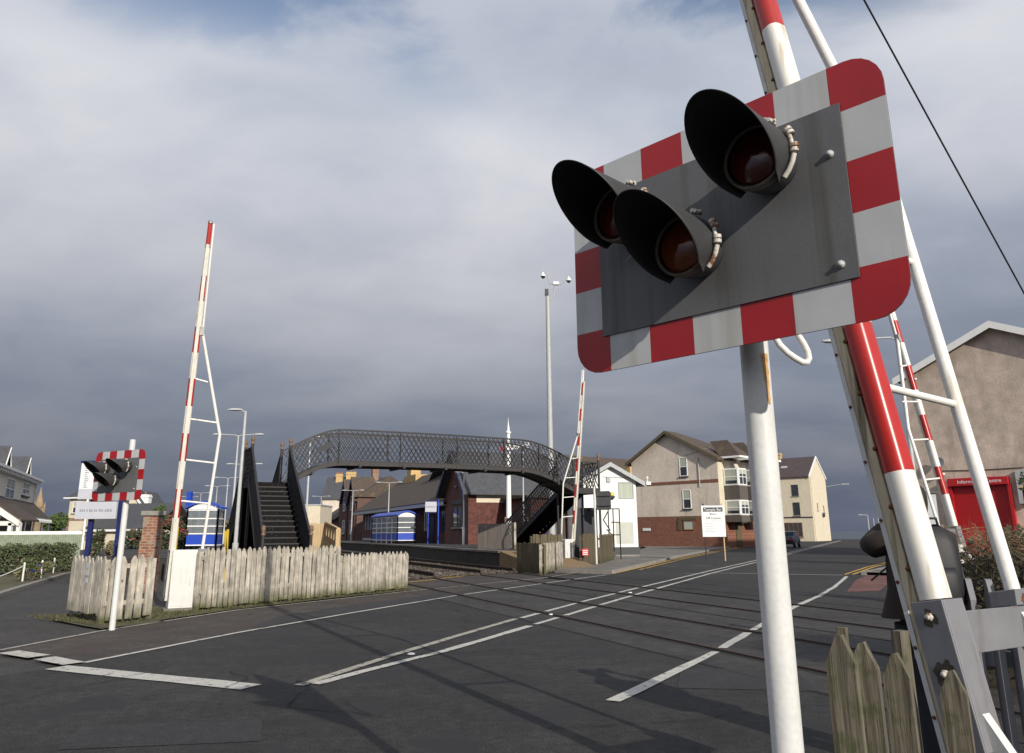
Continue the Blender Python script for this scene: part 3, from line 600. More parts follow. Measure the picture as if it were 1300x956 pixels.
def lamp(t, Q, n, u, v, x, y, amber=0):
    R = .101
    unit = MB(); unit.lathe(Q(x, y, .01), [(0, 0), (.08, 0), (.092, .03), (R, .08), (R, .125), (R - .008, .13)], 28, n)
    body = unit.build('lamp_body', m_hoodgrey, t)
    ring = MB(); ring.lathe(Q(x, y, .11), [(R + .002, 0), (R + .006, .01), (R + .006, .034), (R - .002, .037), (R - .004, .022)], 32, n); ring.build('lens_ring', m_ring, body)
    ln = MB(); ln.lathe(Q(x, y, .115), [(R - .003, .0), (R - .008, .014), (R * .75, .030), (R * .4, .042), (0, .046)], 28, n); ln.build('lens', m_ambl if amber else m_lens, body)
    # hood: flared tube, long above, open below
    hd = MB(); nseg = 56; z0 = .10; N1 = []; N2 = []
    a0 = radians(-90 + 33); a1 = radians(270 - 33)
    rings = 7; grid = []
    for k in range(nseg + 1):
        th = a0 + (a1 - a0) * k / nseg; s_ = (sin(th) + 1) / 2
        Lh = .045 + .295 * s_ ** 1.05
        e = abs(k - nseg / 2) / (nseg / 2)
        if e > .9: Lh *= 1 - (e - .9) * 6.5
        row = []
        for j in range(rings + 1):
            q = j / rings; r = (R + .007) + .012 * q ** 1.2
            row.append((Q(x, y, z0) + u * r * cos(th) + v * (r * sin(th) - .015 * q) + n * Lh * q, r, th, q, Lh))
        grid.append(row)
    vs = []; 
    for row in grid:
        for (p, r, th, q, Lh) in row: vs.append(p)
    for row in grid:
        for (p, r, th, q, Lh) in row: vs.append(p - (u * cos(th) + v * sin(th)) * .0035)
    w2 = rings + 1; off = len(grid) * w2
    fs = []; mt_ = []
    for i in range(nseg):
        for j in range(rings):
            a = i * w2 + j; fs.append((a, a + w2, a + w2 + 1, a + 1)); mt_.append(0); fs.append((off + a, off + a + 1, off + a + w2 + 1, off + a + w2)); mt_.append(1)
        a = i * w2 + rings; fs.append((a, a + w2, off + a + w2, off + a)); mt_.append(1)
    for i in (0, nseg):
        for j in range(rings): a = i * w2 + j; fs.append((a, a + 1, off + a + 1, off + a)); mt_.append(1)
    hd.add(vs, fs, True); hd.m = mt_; h = hd.build('hood', [m_hoodgrey, m_black], body)
    # hinge and wing bolts on the right flank
    hg = MB(); rr = R + .022
    pts = [Q(x + rr * cos(radians(a)), y + rr * sin(radians(a)), .118) for a in (-48, -36, -24, -12)]
    hg.tube(pts, .0085, 8)
    for a in (-6, 1, 22, 29):
        p = Q(x + rr * cos(radians(a)), y + rr * sin(radians(a)), .118); d = (-u * sin(radians(a)) + v * cos(radians(a)))
        hg.tube([p - d * .006, p + d * .005], .0135, 10)
    p1 = Q(x + rr * cos(radians(-8)), y + rr * sin(radians(-8)), .118); p2 = Q(x + rr * cos(radians(28)), y + rr * sin(radians(28)), .118); hg.tube([p1, p2], .007, 8)
    hg.build('hinge', m_hinge, body); hg = MB()
    for a in (62, 68):
        p = Q(x + rr * cos(radians(a)), y + rr * sin(radians(a)), .118); hg.tube([p - n * .018, p + n * .02], .007, 8); hg.tube([p - u * .014, p + u * .014], .0055, 6)
    hg.build('wing_bolt', m_hinge, body)
bc = Vector((.692, 2.512, 2.508))
sig, Q, n_, u_ = signal((.845, 2.625, 0), 225.8, 2.93, 'large red and white bordered triple warning light close to the camera', W=1.24, cc=bc)
mb = MB(); vs = []; random.seed(8); pc = Vector((.845, 2.625, 0)); NZ = 9
for i in range(NZ):
    for k in range(5): a_ = radians(278 + k * (9 - i * .8) + i * 2 + random.uniform(-3, 3)); vs.append(pc + Vector((cos(a_), sin(a_), 0)) * .0488 + UP * (2.09 - i * .022))
mb.add(vs, [(i * 5 + k, i * 5 + k + 1, (i + 1) * 5 + k + 1, (i + 1) * 5 + k) for i in range(NZ - 1) for k in range(4)], True); mb.build('rust_run', mat('rust_run', (.50, .30, .12), .8, .35, 40, .1), sig)
# conduit loop below the near board
mb = MB(); pts = []
for k in range(15):
    a = k / 14; 
    px = [982, 990, 1000, 1010, 1019, 1025, 1027, 1025, 1020, 1014, 1009, 1005, 1003, 1000, 998][k]; py = [425, 438, 448, 455, 460, 460, 455, 446, 436, 427, 418, 408, 398, 385, 370][k]
    pts.append(P(px, py, 2.66))
mb.tube(pts, .0115, 12); mb.build('conduit', m_white, sig)
signal(G(142, 800), 206, 2.91, 'smaller red and white bordered warning light by the left picket fence', post_top=3.1, centre_off=-.15)
mid = G(757, 718)
signal((3.72, 36.0, 0), 40, 3.30, 'warning light seen from behind beside the white building across the tracks', post_top=3.5, centre_off=-.42, H=.84, W=.80)

# ================================================================== BARRIERS
def barrier(base, e_az, low_az, label, bands, lean=9.7, ybase=1.2, near=False, cab=True, cabshift=.3, Ltot=6.9, foot_out=.59):
    base = Vector(base); e = az(e_az); l = az(low_az); k = math.tan(radians(lean))
    t = thing('crossing_barrier', base, label, 'barrier', 'raised level crossing barriers')
    ax = (UP + l * k).normalized()                    # boom axis
    lp = (l - ax * l.dot(ax)).normalized()
    o = base + UP * ybase
    def B(x, y, s_): return o + e * x + lp * y + ax * s_
    # boom: rounded oblong section, banded
    def sect(s_, a, b, r):
        pts = []
        for cx, cy, a0 in ((a / 2 - r, b / 2 - r, 0), (-a / 2 + r, b / 2 - r, 90), (-a / 2 + r, -b / 2 + r, 180), (a / 2 - r, -b / 2 + r, 270)):
            for i in range(7): q = radians(a0 + 15 * i); pts.append(B(cx + r * cos(q), cy + r * sin(q), s_))
        return pts
    taper = lambda s_: 1 - .35 * max(0, (s_ - 4)) / 3
    cuts = [0] + [v_ for b_ in bands for v_ in b_] + [Ltot]; cuts = sorted(set(cuts)); bm_ = MB()
    def isred(m_): return any(b_[0] <= m_ <= b_[1] for b_ in bands)
    for a_, b_ in zip(cuts, cuts[1:]):
        tgt = bm_; bm_.cur = 1 if isred((a_ + b_) / 2) else 0; ts = taper(a_), taper(b_)
        s1 = sect(a_, .135 * ts[0], .115 * ts[0], .048 * ts[0]); s2 = sect(b_, .135 * ts[1], .115 * ts[1], .048 * ts[1]); nn = len(s1)
        tgt.add(s1 + s2, [(i, (i + 1) % nn, nn + (i + 1) % nn, nn + i) for i in range(nn)], True)
        if a_ == 0: tgt.add(s1, [tuple(range(nn))])
        if b_ == Ltot: tgt.add(s2, [tuple(range(nn))])
    boom = bm_.build('boom', [m_boomw, m_boomr], t)
    # folded skirt beside the boom
    sk = MB()
    sk.frame(o, e, lp, ax, (-.045, .02), (.062, .112), (-.9 if near else -1.0, Ltot * .93))
    a_ = sk.build('skirt_channel', m_cream if near else mat('pale_skirt', (.66, .63, .54), .6, .1, 6, .1, stain=(.42, .33, .2), s0=.58, s1=.78, sstretch=(20, 20, .9)), t)
    s2 = MB(); s2.frame(o, e, lp, ax, (-.05, -.035), (.114, .138), (-.9, Ltot * .9)); s2.build('skirt_rail', m_post, t)
    bl = MB()
    for i in range(24 if near else 0):
        p = B(-.05, .126, -.75 + i * .28); bl.lathe(p, [(.008, -.002), (.008, .006), (0, .008)], 8, -e)
        p = B(-.035, .062, -.7 + i * .28); bl.lathe(p, [(.012, -.004), (.012, .012), (0, .014)], 8, -e)
    if near: bl.build('rivets', m_rustspot, a_)
    # bracing tube
    r = .032; ez = 3.61 - ybase; jz = 5.66 - ybase
    br = MB(); br.tube([B(foot_out, -.02, 0), B(.68, -.02, ez), B(.09, 0, jz + .1)], r if not near else .034, 14); brc = br.build('brace_tube', m_white, t)
    for s_, xo in ((.95, .615), (1.80, .655), (2.65, .65), (3.75 if near else 3.5, .28 if near else .33)):
        m2 = MB(); m2.tube([B(.06, -.01, s_ + .05), B(xo - .015, -.02, s_)], r * .62, 10); m2.build('strut', m_white, t)
    # upper tube that carries on beside the boom
    m2 = MB(); m2.tube([B(.10, 0, jz), B(.075, 0, Ltot)], .022, 10); m2.build('upper_tube', m_white, t)
    m2 = MB(); m2.frame(o, e, lp, ax, (.02, .12), (-.05, .05), (jz + .02, jz + .2)); m2.build('clamp', m_bolt, t)
    m2 = MB(); m2.lathe(B(0, -.08, 3.6 if near else 3.2), [(0, -.02), (.03, -.01), (.03, .02), (0, .035)], 10); m2.build('boom_lamp', m_signw, t)
    m2 = MB(); m2.lathe(B(0, 0, Ltot), [(0.055, 0), (.045, .05), (0, .06)], 12, ax); m2.build('tip_cap', m_bolt, t)
    # pivot arms and crossbeam
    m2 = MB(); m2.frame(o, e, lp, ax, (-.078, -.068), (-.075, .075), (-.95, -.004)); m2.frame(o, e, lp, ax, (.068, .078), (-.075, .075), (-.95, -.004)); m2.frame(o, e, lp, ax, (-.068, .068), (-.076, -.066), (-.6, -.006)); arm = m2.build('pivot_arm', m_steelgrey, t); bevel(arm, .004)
    if near:
        for s_, rr in ((-.07, .045), (-.30, .075)):
            m3 = MB(); c0 = B(-.0795, .0, s_); random.seed(int(rr * 1000)); vs = [c0]
            for i in range(26): q = 2 * pi * i / 26; rad = rr * (.72 + .14 * sin(q * 3 + rr * 90) + .1 * sin(q * 7) + random.uniform(-.06, .06)) * (1.3 if sin(q) < -.2 else 1); vs.append(c0 + lp * rad * cos(q) * .8 + ax * rad * sin(q) - e * .0008)
            m3.add(vs, [(0, 1 + i, 1 + (i + 1) % 26) for i in range(26)]); m3.build('grime', m_grime, arm)
            m3 = MB(); m3.lathe(B(-.078, 0, s_), [(.019, 0), (.019, .008), (.012, .009), (.012, .022), (0, .023)], 6, -e); m3.build('bolt', m_hinge, arm)
    cbz = (-.24, -.06)
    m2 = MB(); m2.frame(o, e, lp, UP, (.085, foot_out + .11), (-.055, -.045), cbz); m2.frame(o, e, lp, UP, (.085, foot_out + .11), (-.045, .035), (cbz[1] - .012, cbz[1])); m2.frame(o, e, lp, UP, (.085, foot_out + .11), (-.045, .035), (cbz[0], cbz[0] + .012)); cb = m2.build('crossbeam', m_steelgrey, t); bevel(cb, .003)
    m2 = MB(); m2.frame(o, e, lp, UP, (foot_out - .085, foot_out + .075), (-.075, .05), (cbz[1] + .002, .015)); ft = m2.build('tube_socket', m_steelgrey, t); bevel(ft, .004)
    m3 = MB(); c0 = o + e * (foot_out - .02) + lp * -.0765 + UP * -.03; vs = [c0]
    for i in range(20): q = 2 * pi * i / 20; rad = random.uniform(.018, .032); vs.append(c0 + e * rad * cos(q) + UP * rad * sin(q) - lp * .0008)
    m3.add(vs, [(0, 1 + i, 1 + (i + 1) % 20) for i in range(20)]); m3.build('rust_spot', m_rustspot, ft)
    # counterweight arm behind
    m2 = MB(); m2.bar(B(foot_out, 0, -.1), B(foot_out - .03, -.25, -.95), .05, .09); m2.bar(B(0, 0, -.4), B(0, -.25, -.95), .05, .09); m2.build('tail_arm', m_post, t)
    m2 = MB(); m2.tube([B(foot_out - .12, -.27, -.92), B(foot_out + .16, -.27, -.92)], .13, 16); m2.build('counterweight', m_post, t)
    # machine cabinet
    if cab:
        h = 1.2 if not near else .50; m2 = MB(); c0 = base + e * cabshift - l * -.02
        m2.frame(c0, e, l, UP, (-.24, .24), (-.18, .18), (.06, h)); cbn = m2.build('machine_cabinet', m_cab, t); bevel(cbn, .008)
        for sg in (-1, 1):
            m2 = MB(); m2.frame(c0 + l * sg * .181, e, l, UP, (-.205, .205), (-.006, .006), (.1, h - .05)); dr = m2.build('door', m_cab, cbn)
            m2 = MB(); m2.frame(c0 + l * sg * .19, e, l, UP, (.12, .13), (-.008, .008), (h * .4, h * .55)); m2.build('handle', m_bolt, cbn)
        m2 = MB(); m2.frame(c0, e, l, UP, (-.32, .32), (-.26, .26), (-.02, .058)); m2.build('plinth', m_pave, t)
    return t
near_bands = [(.57, 1.33), (1.95, 2.60), (3.28, 4.0), (4.65, 5.3), (5.95, 6.6)]
far_bands = [(.66, 1.25), (1.82, 2.4), (2.97, 3.55), (4.1, 4.65), (5.2, 5.75), (6.35, 6.9)]
barrier((1.87, 3.6, 0), 60, -30, 'nearest raised barrier boom beside the large warning light, right of picture', near_bands, near=True)
barrier((-7.05, 16.5, 0), 60, 150, 'raised barrier boom behind the left picket fence', far_bands, cabshift=.24)
pm = P(722, 686, 35.5)
barrier((2.62, 35.2, 0), 240, 152, 'raised barrier boom in front of the footbridge stairs', far_bands, Ltot=7.5, cabshift=.3)
pr = P(1212, 668, 16.5)
barrier((pr.x, pr.y, 0), 240, -30, 'raised barrier boom in front of the roughcast gable', far_bands, lean=9, ybase=pr.z, cab=True)

# ================================================================== LAMP COLUMNS
def street_lamp(x, y, base_py, top_py, Y, arms, label, z0=0.0, r=.05, headlen=.5, arm=1.2, adir=None, group='lamp columns', px_top=None, sleeve=True):
    p = P(x, base_py, Y); top = P(x, top_py, Y).z; b = Vector((p.x, p.y, z0))
    t = thing('street_lamp', b, label, 'street lamp', group)
    mb = MB(); mb.tube([b, b + UP * 1.2, b + UP * (1.2 + .02), b + UP * (top - z0)], [r * 1.5, r * 1.5, r, r * .7], 12); mb.build('column', m_galv, t)
    tp = b + UP * (top - z0); adir = adir or Vector((1, 0, 0))
    for sgn in arms:
        a = MB(); d = adir * sgn; a.tube([tp - UP * .05, tp + d * .15 + UP * .02, tp + d * arm + UP * .05], r * .5, 8); a.build('arm', m_galv, t)
        h = MB(); c = tp + d * (arm + headlen / 2) + UP * .05; sd_ = UP.cross(d)
        vs = []; 
        for q, wv, hv in ((-.5, .05, .04), (-.2, .12, .07), (.2, .13, .08), (.5, .06, .03)):
            for yy_, zz in ((-1, -.3), (1, -.3), (.6, .7), (-.6, .7)): vs.append(c + d * q * headlen + sd_ * wv * yy_ + UP * hv * zz)
        fs = [(i * 4 + k, i * 4 + (k + 1) % 4, i * 4 + 4 + (k + 1) % 4, i * 4 + 4 + k) for i in range(3) for k in range(4)] + [(0, 1, 2, 3), (12, 13, 14, 15)]
        h.add(vs, fs); h.build('lamp_head', m_galv, t)
    return t
A = NN
street_lamp(299, 0, 690, 522, 28.5, (-1,), 'tall single headed lamp column left of the footbridge stairs', r=.07, arm=.12, headlen=.55, group=None)
for i, (px, bpy_, tpy, Y, lb) in enumerate(((292, 690, 553, 38, 'nearest double armed lamp column on the left platform'), (303, 690, 590, 54, 'double armed lamp column just left of the stairs, second from the front'), (283, 690, 607, 66, 'third double armed lamp column left of the stairs'), (270, 688, 617.5, 80, 'fourth double armed lamp column, above the blue roofed shelter'), (250, 686, 626, 98, 'fifth and small double armed lamp column above the shelter roof'), (236, 686, 631, 115, 'faintest double armed lamp column left of the shelter'))):
    street_lamp(px, 0, bpy_, tpy, Y, (-1, 1), lb, z0=.7, r=.055, arm=.75, headlen=.5, adir=Vector((1, .05, 0)).normalized(), group='double armed platform lamps')
for px, tpy, Y, arms, lb in ((492, 613, 74, (-1, 1), 'double armed lamp column in front of the station canopy'), (445.5, 623, 90, (-1, 1), 'double armed lamp column before the two storey brick house'), (405, 630.5, 106, (-1, 1), 'distant double armed lamp column by the white container'), (387, 556, 40, (1,), 'single armed lamp column rising behind the left end of the bridge span')):
    street_lamp(px, 0, 688, tpy, Y, arms, lb, z0=.7 if Y > 45 else 0, r=.06, arm=.75 if len(arms) > 1 else .1, headlen=.55, group='double armed platform lamps' if len(arms) > 1 else None)
street_lamp(588.5, 0, 687, 600, 56, (-1,), 'single headed lamp column before the station gable', z0=.7, r=.065, arm=.2, headlen=.45, group=None)
street_lamp(665, 0, 690, 570, 44, (1,), 'thin lamp column seen through the footbridge lattice', z0=.7, r=.045, arm=.1, headlen=.3, group=None)
def road_lamp():
    b = P(1172, 690, 27); b = Vector((b.x, b.y, 0)); tz = P(1138, 430, 27).z
    t = thing('street_lamp', b, 'tall street lamp whose arm reaches left behind the near barrier', 'street lamp')
    mb = MB(); mb.tube([b, b + UP * 1.5, b + UP * 1.52, b + UP * tz], [.1, .1, .07, .05], 12); mb.build('column', m_galv, t)
    tip = P(1062, 434, 27); mb = MB(); mb.tube([b + UP * (tz - .05), b.lerp(tip, .06) * 1.0 + UP * 0 if False else Vector((b.x - .2, b.y, tz + .05)), Vector((tip.x, tip.y, tz - .05))], .03, 8); mb.build('arm', m_galv, t)
    mb = MB(); c = Vector((tip.x - .2, tip.y, tz - .07)); vs = []
    for q, wv, hv in ((-.5, .06, .04), (-.2, .14, .09), (.25, .14, .1), (.5, .06, .04)):
        for yy_, zz in ((-1, -.5), (1, -.5), (.6, .6), (-.6, .6)): vs.append(c + Vector((q * .62, wv * yy_, hv * zz)))
    mb.add(vs, [(i * 4 + k, i * 4 + (k + 1) % 4, i * 4 + 4 + (k + 1) % 4, i * 4 + 4 + k) for i in range(3) for k in range(4)] + [(0, 1, 2, 3), (12, 13, 14, 15)]); mb.build('lamp_head', m_galv, t)
road_lamp()
street_lamp(1105, 0, 686, 654, 118, (-1,), 'small distant street lamp against the sea', z0=-.2, r=.07, arm=.7, headlen=.7, group=None)
for px, t_ in ((1112, 658), (1118, 657)):
    p = P(px, 686, 120); mb = MB(); mb.tube([(p.x, p.y, -.3), (p.x, p.y, P(px, t_, 120).z)], .06, 8); tag(mb.build('pole', m_galv, None, (p.x, p.y, -.3)), 'thin distant pole beside the far street lamp', 'pole', 'thin poles by the sea')
# camera mast
def mast():
    Y = 45; p = P(701, 690, Y); b = Vector((p.x, p.y, .1)); tz = P(697, 376, Y).z
    t = thing('camera_mast', b, 'tall grey surveillance mast with dome cameras behind the footbridge', 'mast')
    mb = MB(); mb.tube([b, b + UP * 6, b + UP * (tz - .1)], [.19, .16, .12], 16); mb.build('column', m_galv, t)
    tp = b + UP * (tz - .1)
    mb = MB(); mb.box(tp + Vector((-.05, 0, .25)), (.22, .2, .38)); mb.build('housing', m_hoodgrey, t)
    k = Y / 1010 / 1.0
    def A_(px, py): return P(px, py, Y)
    mb = MB(); mb.tube([A_(697, 381), A_(703, 375), A_(704.5, 363)], .05, 8); mb.tube([A_(704, 361), A_(698, 360.5), A_(696.5, 355), A_(695, 346), A_(692, 344), A_(690, 346)], .03, 8); mb.tube([A_(706, 360), A_(712, 361), A_(716, 357), A_(721, 353)], .03, 8); mb.build('bracket', m_galv, t)
    for (px, py), lb in (((689.5, 350), 0), ((722, 355.5), 0)):
        c = A_(px, py); mb = MB(); mb.lathe(c, [(.02, .24), (.06, .18), (.14, .02), (.17, -.03), (.15, -.06)], 14); hs = mb.build('dome_camera', m_whiteclean, t)
        mb = MB(); mb.lathe(c, [(.13, -.055), (.11, -.13), (.05, -.18), (0, -.19)], 14); mb.build('dome', m_glass, hs)
    c = A_(706, 360.5); mb = MB(); mb.frame(c, Vector((1, 0, 0)), Vector((0, 1, 0)), UP, (-.17, .17), (-.12, .12), (-.06, .12)); mb.build('floodlight', m_whiteclean, t)
mast()

# ================================================================== FOOTBRIDGE
def bridge():
    Lp = P(366, 613, 30.0); Lp = Vector((Lp.x, Lp.y, 0)); Rp = P(729, 626, 36.4); Rp = Vector((Rp.x, Rp.y, 0))
    s = (Rp - Lp); LEN = s.length; s.normalize(); tt = Vector((-s.y, s.x, 0)); WD = 1.42; zl = 3.40; zd = 4.24; PH = 1.30
    t = thing('footbridge', Lp, 'black iron lattice footbridge arching over the railway tracks', 'footbridge')
    def zf(d):
        def ease(k): k = max(0, min(1, k)); return sin(k * pi / 2)
        a = ease(d / 2.1); b = ease((LEN - d) / 2.9); return zl + (zd - zl) * min(a, b) + .06 * math.exp(-((d - LEN / 2) / 5) ** 2)
    def pt(d, y, h): return Lp + s * d + tt * y + UP * (zf(d) + h)
    def lattice(mb, fb, length, H, step=.215, wd=.036, th=.02, side=None, sub=4, slope=1.0):
        n = int(length / step) + 1; run = H * .62
        for i in range(-int(run / step), n):
            for sg in (1, -1):
                d0 = i * step; prev = None
                for k in range(sub + 1):
                    q = k / sub; d = d0 + run * q if sg == 1 else d0 + run * (1 - q)
                    if d < 0 or d > length: prev = None; continue
                    p = fb(d, H * q)
                    if prev is not None: mb.bar(prev, p, wd, th, side=side)
                    prev = p
    for y, nm in ((0, 'near'), (WD, 'far')):
        mb = MB(); lattice(mb, lambda d, h: pt(d, y, .10 + h * .92), LEN, PH, side=None)
        mb.build('lattice_parapet', m_iron, t)
        mb = MB(); N = 44
        for i in range(N):
            a, b = LEN * i / N, LEN * (i + 1) / N
            mb.bar(pt(a, y, PH), pt(b, y, PH), .09, .05); mb.bar(pt(a, y, PH - .13), pt(b, y, PH - .13), .03, .03); mb.bar(pt(a, y, .06), pt(b, y, .06), .08, .03)
            vs = [pt(a, y - .03, .04), pt(b, y - .03, .04), pt(b, y - .03, -.13), pt(a, y - .03, -.13)]; mb.prism(vs, tt * .06)
        mb.build('handrail', m_iron, t)
        for d in (1.9, 4.5, 7.1, 9.4, 11.2):
            m2 = MB(); o = -.10 if y == 0 else .10; pts = [pt(d, y, -.1), pt(d, y + o * .3, .35), pt(d, y + o, .8), pt(d, y + o * .2, PH + .02)]
            for a, b in zip(pts, pts[1:]): m2.bar(a, b, .05, .07)
            m2.build('stanchion', m_iron, t)
    mb = MB(); N = 40
    for i in range(N):
        a, b = LEN * i / N, LEN * (i + 1) / N
        mb.prism([pt(a, 0, 0), pt(b, 0, 0), pt(b, 0, -.06), pt(a, 0, -.06)], tt * WD)
    for i in range(7): d = .9 + i * (LEN - 1.8) / 6; mb.prism([pt(d - .05, -.12, -.07), pt(d + .05, -.12, -.07), pt(d + .05, -.12, -.20), pt(d - .05, -.12, -.20)], tt * (WD + .24))
    mb.build('deck', m_iron, t)
    m2 = MB(); m2.prism([pt(1.05, -.04, .55), pt(1.65, -.04, .62), pt(1.65, -.04, .86), pt(1.05, -.04, .79)], tt * .012); m2.build('nameplate', m_ironsheet, t)
    # landings
    def newel(p, z0, z1, r=.055, big=True):
        m2 = MB(); m2.tube([Vector((p.x, p.y, z0)), Vector((p.x, p.y, z1))], r, 12); nw = m2.build('newel_post', m_iron, t)
        m2 = MB(); m2.lathe(Vector((p.x, p.y, z1)), [(r * 1.3, 0), (r * 1.3, .05), (r * .7, .07), (r * 1.25, .13), (r * 1.4, .19), (r * 1.1, .26), (0, .30)], 12); m2.build('finial', m_gold if random.random() < .8 else m_iron, nw)
    random.seed(21)
    for (corner, sg) in ((Lp - s * WD, 1), (Rp, 1)):
        c = corner
        mb = MB(); mb.prism([c + UP * zl, c + s * WD + UP * zl, c + s * WD + UP * (zl - .12), c + UP * (zl - .12)], tt * WD); mb.build('landing', m_iron, t)
        for a, b in ((0, 0), (1, 0), (0, 1), (1, 1)):
            p = c + s * WD * a + tt * WD * b; newel(p, 0 if True else zl, zl + PH + .12)
    def side_lat(a, b, z0, z1, H=PH, sheetm=False):     # parapet between two plan points
        d = (b - a); ln = math.sqrt(d.length ** 2 + (z1 - z0) ** 2); f = lambda q, h: a.lerp(b, q / ln) + UP * (z0 + (z1 - z0) * q / ln + .05 + h)
        mb = MB()
        lattice(mb, f, ln, H - .05, sub=2)
        mb.build('lattice_parapet', m_iron, t)
        mb = MB(); mb.bar(a + UP * (z0 + H), b + UP * (z1 + H), .07, .05); mb.bar(a + UP * (z0 + H * .55), b + UP * (z1 + H * .55), .03, .02)
        mb.prism([a + UP * (z0 - .16), b + UP * (z1 - .16), b + UP * (z1 + .10), a + UP * (z0 + .10)], (Vector((d.y, -d.x, 0)).normalized()) * .05); mb.build('handrail', m_iron, t)
    c = Lp - s * WD; side_lat(c, c + tt * WD, zl, zl)                      # left end of left landing
    side_lat(Rp + s * WD, Rp + s * WD + tt * WD, zl, zl); side_lat(Rp, Rp + s * WD, zl, zl)
    mb = MB(); mb.bar(Rp + UP * (zl - .07), Rp + s * WD + UP * (zl - .07), .06, .16); mb.build('landing_beam', mat('red_oxide', (.16, .045, .025), .8, .2), t)
    fl = TT
    def flight(p0, dirn, width, z1, z0, run, nst, solid=True):
        a0, a1 = p0, p0 + width
        f = MB()
        for i in range(nst):
            zz = z1 + (z0 - z1) * (i + 1) / (nst + 1); q = run * (i + .5) / nst; q2 = run * (i + 1.5) / nst
            f.prism([a0 + dirn * q + UP * zz, a1 + dirn * q + UP * zz, a1 + dirn * q2 + UP * zz, a0 + dirn * q2 + UP * zz], UP * -.03)
            f.prism([a0 + dirn * q + UP * (zz - .03), a1 + dirn * q + UP * (zz - .03), a1 + dirn * q + UP * (zz + (z1 - z0) / (nst + 1)), a0 + dirn * q + UP * (zz + (z1 - z0) / (nst + 1))], dirn * .006)
        f.build('stair_treads', m_stair, t)
        nz = MB()
        for i in range(nst):
            zz = z1 + (z0 - z1) * (i + 1) / (nst + 1); q2 = run * (i + 1.5) / nst
            nz.prism([a0 + dirn * q2 + UP * (zz + .004), a1 + dirn * q2 + UP * (zz + .004), a1 + dirn * (q2 + .012) + UP * (zz + .004), a0 + dirn * (q2 + .012) + UP * (zz + .004)], UP * -.036)
        nz.build('stair_nosings', m_iron, t)
        for a in (a0, a1):
            b = a + dirn * run; side_lat(a, b, z1, z0)
            if solid:
                d = dirn; sh = MB(); sh.prism([a + UP * (z1 - .1), b + UP * (z0 - .1), b + UP * (z0 + PH * .98), a + UP * (z1 + PH * .98)], width.normalized() * .008); sh.build('side_sheet', m_ironsheet, t)
            newel(b, 0, z0 + PH + .05, .05)
    wv = s * WD
    flight(Lp - s * WD, -TT, wv, zl, .12, 6.3, 17)
    flight(Lp - s * WD + tt * WD, TT, wv, zl, .7, 6.6, 15, solid=False)
    flight(Rp + tt * WD, TT, wv, zl, .7, 6.6, 15, solid=False)
    return Lp, Rp, s, tt
LP, RP, bs_, bt_ = bridge()
# dark equipment lockers under the right landing
for k, (px, w_) in enumerate(((738, .78), (752, .42))):
    p = P(px, 660, 37.2); t = thing('equipment_locker', (p.x, p.y, 0), ('left' if k == 0 else 'right') + ' one of two tall dark lockers under the footbridge landing', 'locker', 'dark lockers under the landing')
    mb = MB(); mb.box((p.x, p.y, 1.3), (w_, .4, 2.6)); bevel(mb.build('body', m_ironsheet, t), .01); mb = MB(); mb.box((p.x, p.y - .206, 1.3), (w_ * .85, .01, 2.3)); mb.build('door', m_ironsheet, t)
# handrails and steps beside the white building
def steel_steps():
    t = thing('access_steps', P(785, 705, 42) * 1.0, 'thin black handrail frame in front of the white cabin', 'railing')
    Y = 42; mb = MB()
    for a, b in (((772, 646), (774, 700)), ((778, 646), (780, 700)), ((786, 646), (788.5, 711)), ((772, 646), (786, 646)), ((776, 663), (787, 663)), ((776, 679), (788, 679)), ((772, 649), (766, 660)), ((766, 660), (775, 674)), ((770, 672), (776, 678))):
        mb.tube([P(a[0], a[1], Y), P(b[0], b[1], Y)], .03, 6)
    mb.build('rails', m_black, t)
steel_steps()

# ================================================================== SEMAPHORE POST
def semaphore():
    Y = 45; p = P(646, 670, Y); b = Vector((p.x, p.y, .7)); t = thing('signal_mast', b, 'tall tapered white signal mast with pointed finial above the bridge', 'signal mast')
    h1 = P(643, 549, Y).z
    mb = MB(); mb.tube([b, Vector((b.x, b.y, h1))], [.17, .10], 20); mb.build('mast', m_whiteclean, t)
    mb = MB(); mb.lathe(Vector((b.x, b.y, h1)), [(.11, -.1), (.17, -.02), (.17, .03), (.10, .06), (.07, .15), (.09, .2), (.03, .5), (0, .9)], 14); mb.build('finial', m_whiteclean, t)
    mb = MB(); mb.lathe(Vector((b.x, b.y, P(646, 661, Y).z)), [(.19, 0), (.19, .12), (.16, .14)], 14); mb.build('collar', m_hoodgrey, t)
    mb = MB(); a = P(635, 570, Y - .2); c = P(660, 567, Y - .2); mb.bar(a, c, .05, .22, side=Vector((0, 1, 0))); mb.build('signal_arm', m_whiteclean, t)
    mb = MB(); mb.bar(a, a.lerp(c, .22), .07, .24, side=Vector((0, 1, 0))); mb.build('arm_band', m_sigred, t)
    c = P(669, 564, Y); mb = MB(); mb.lathe(c, [(.10, .1), (.16, -.02), (.1, -.12), (0, -.14)], 12); mb.build('lamp', m_whiteclean, t)
    mb = MB(); mb.tube([P(644, 572, Y), c], .03, 8); mb.build('bracket', m_galv, t)
semaphore()

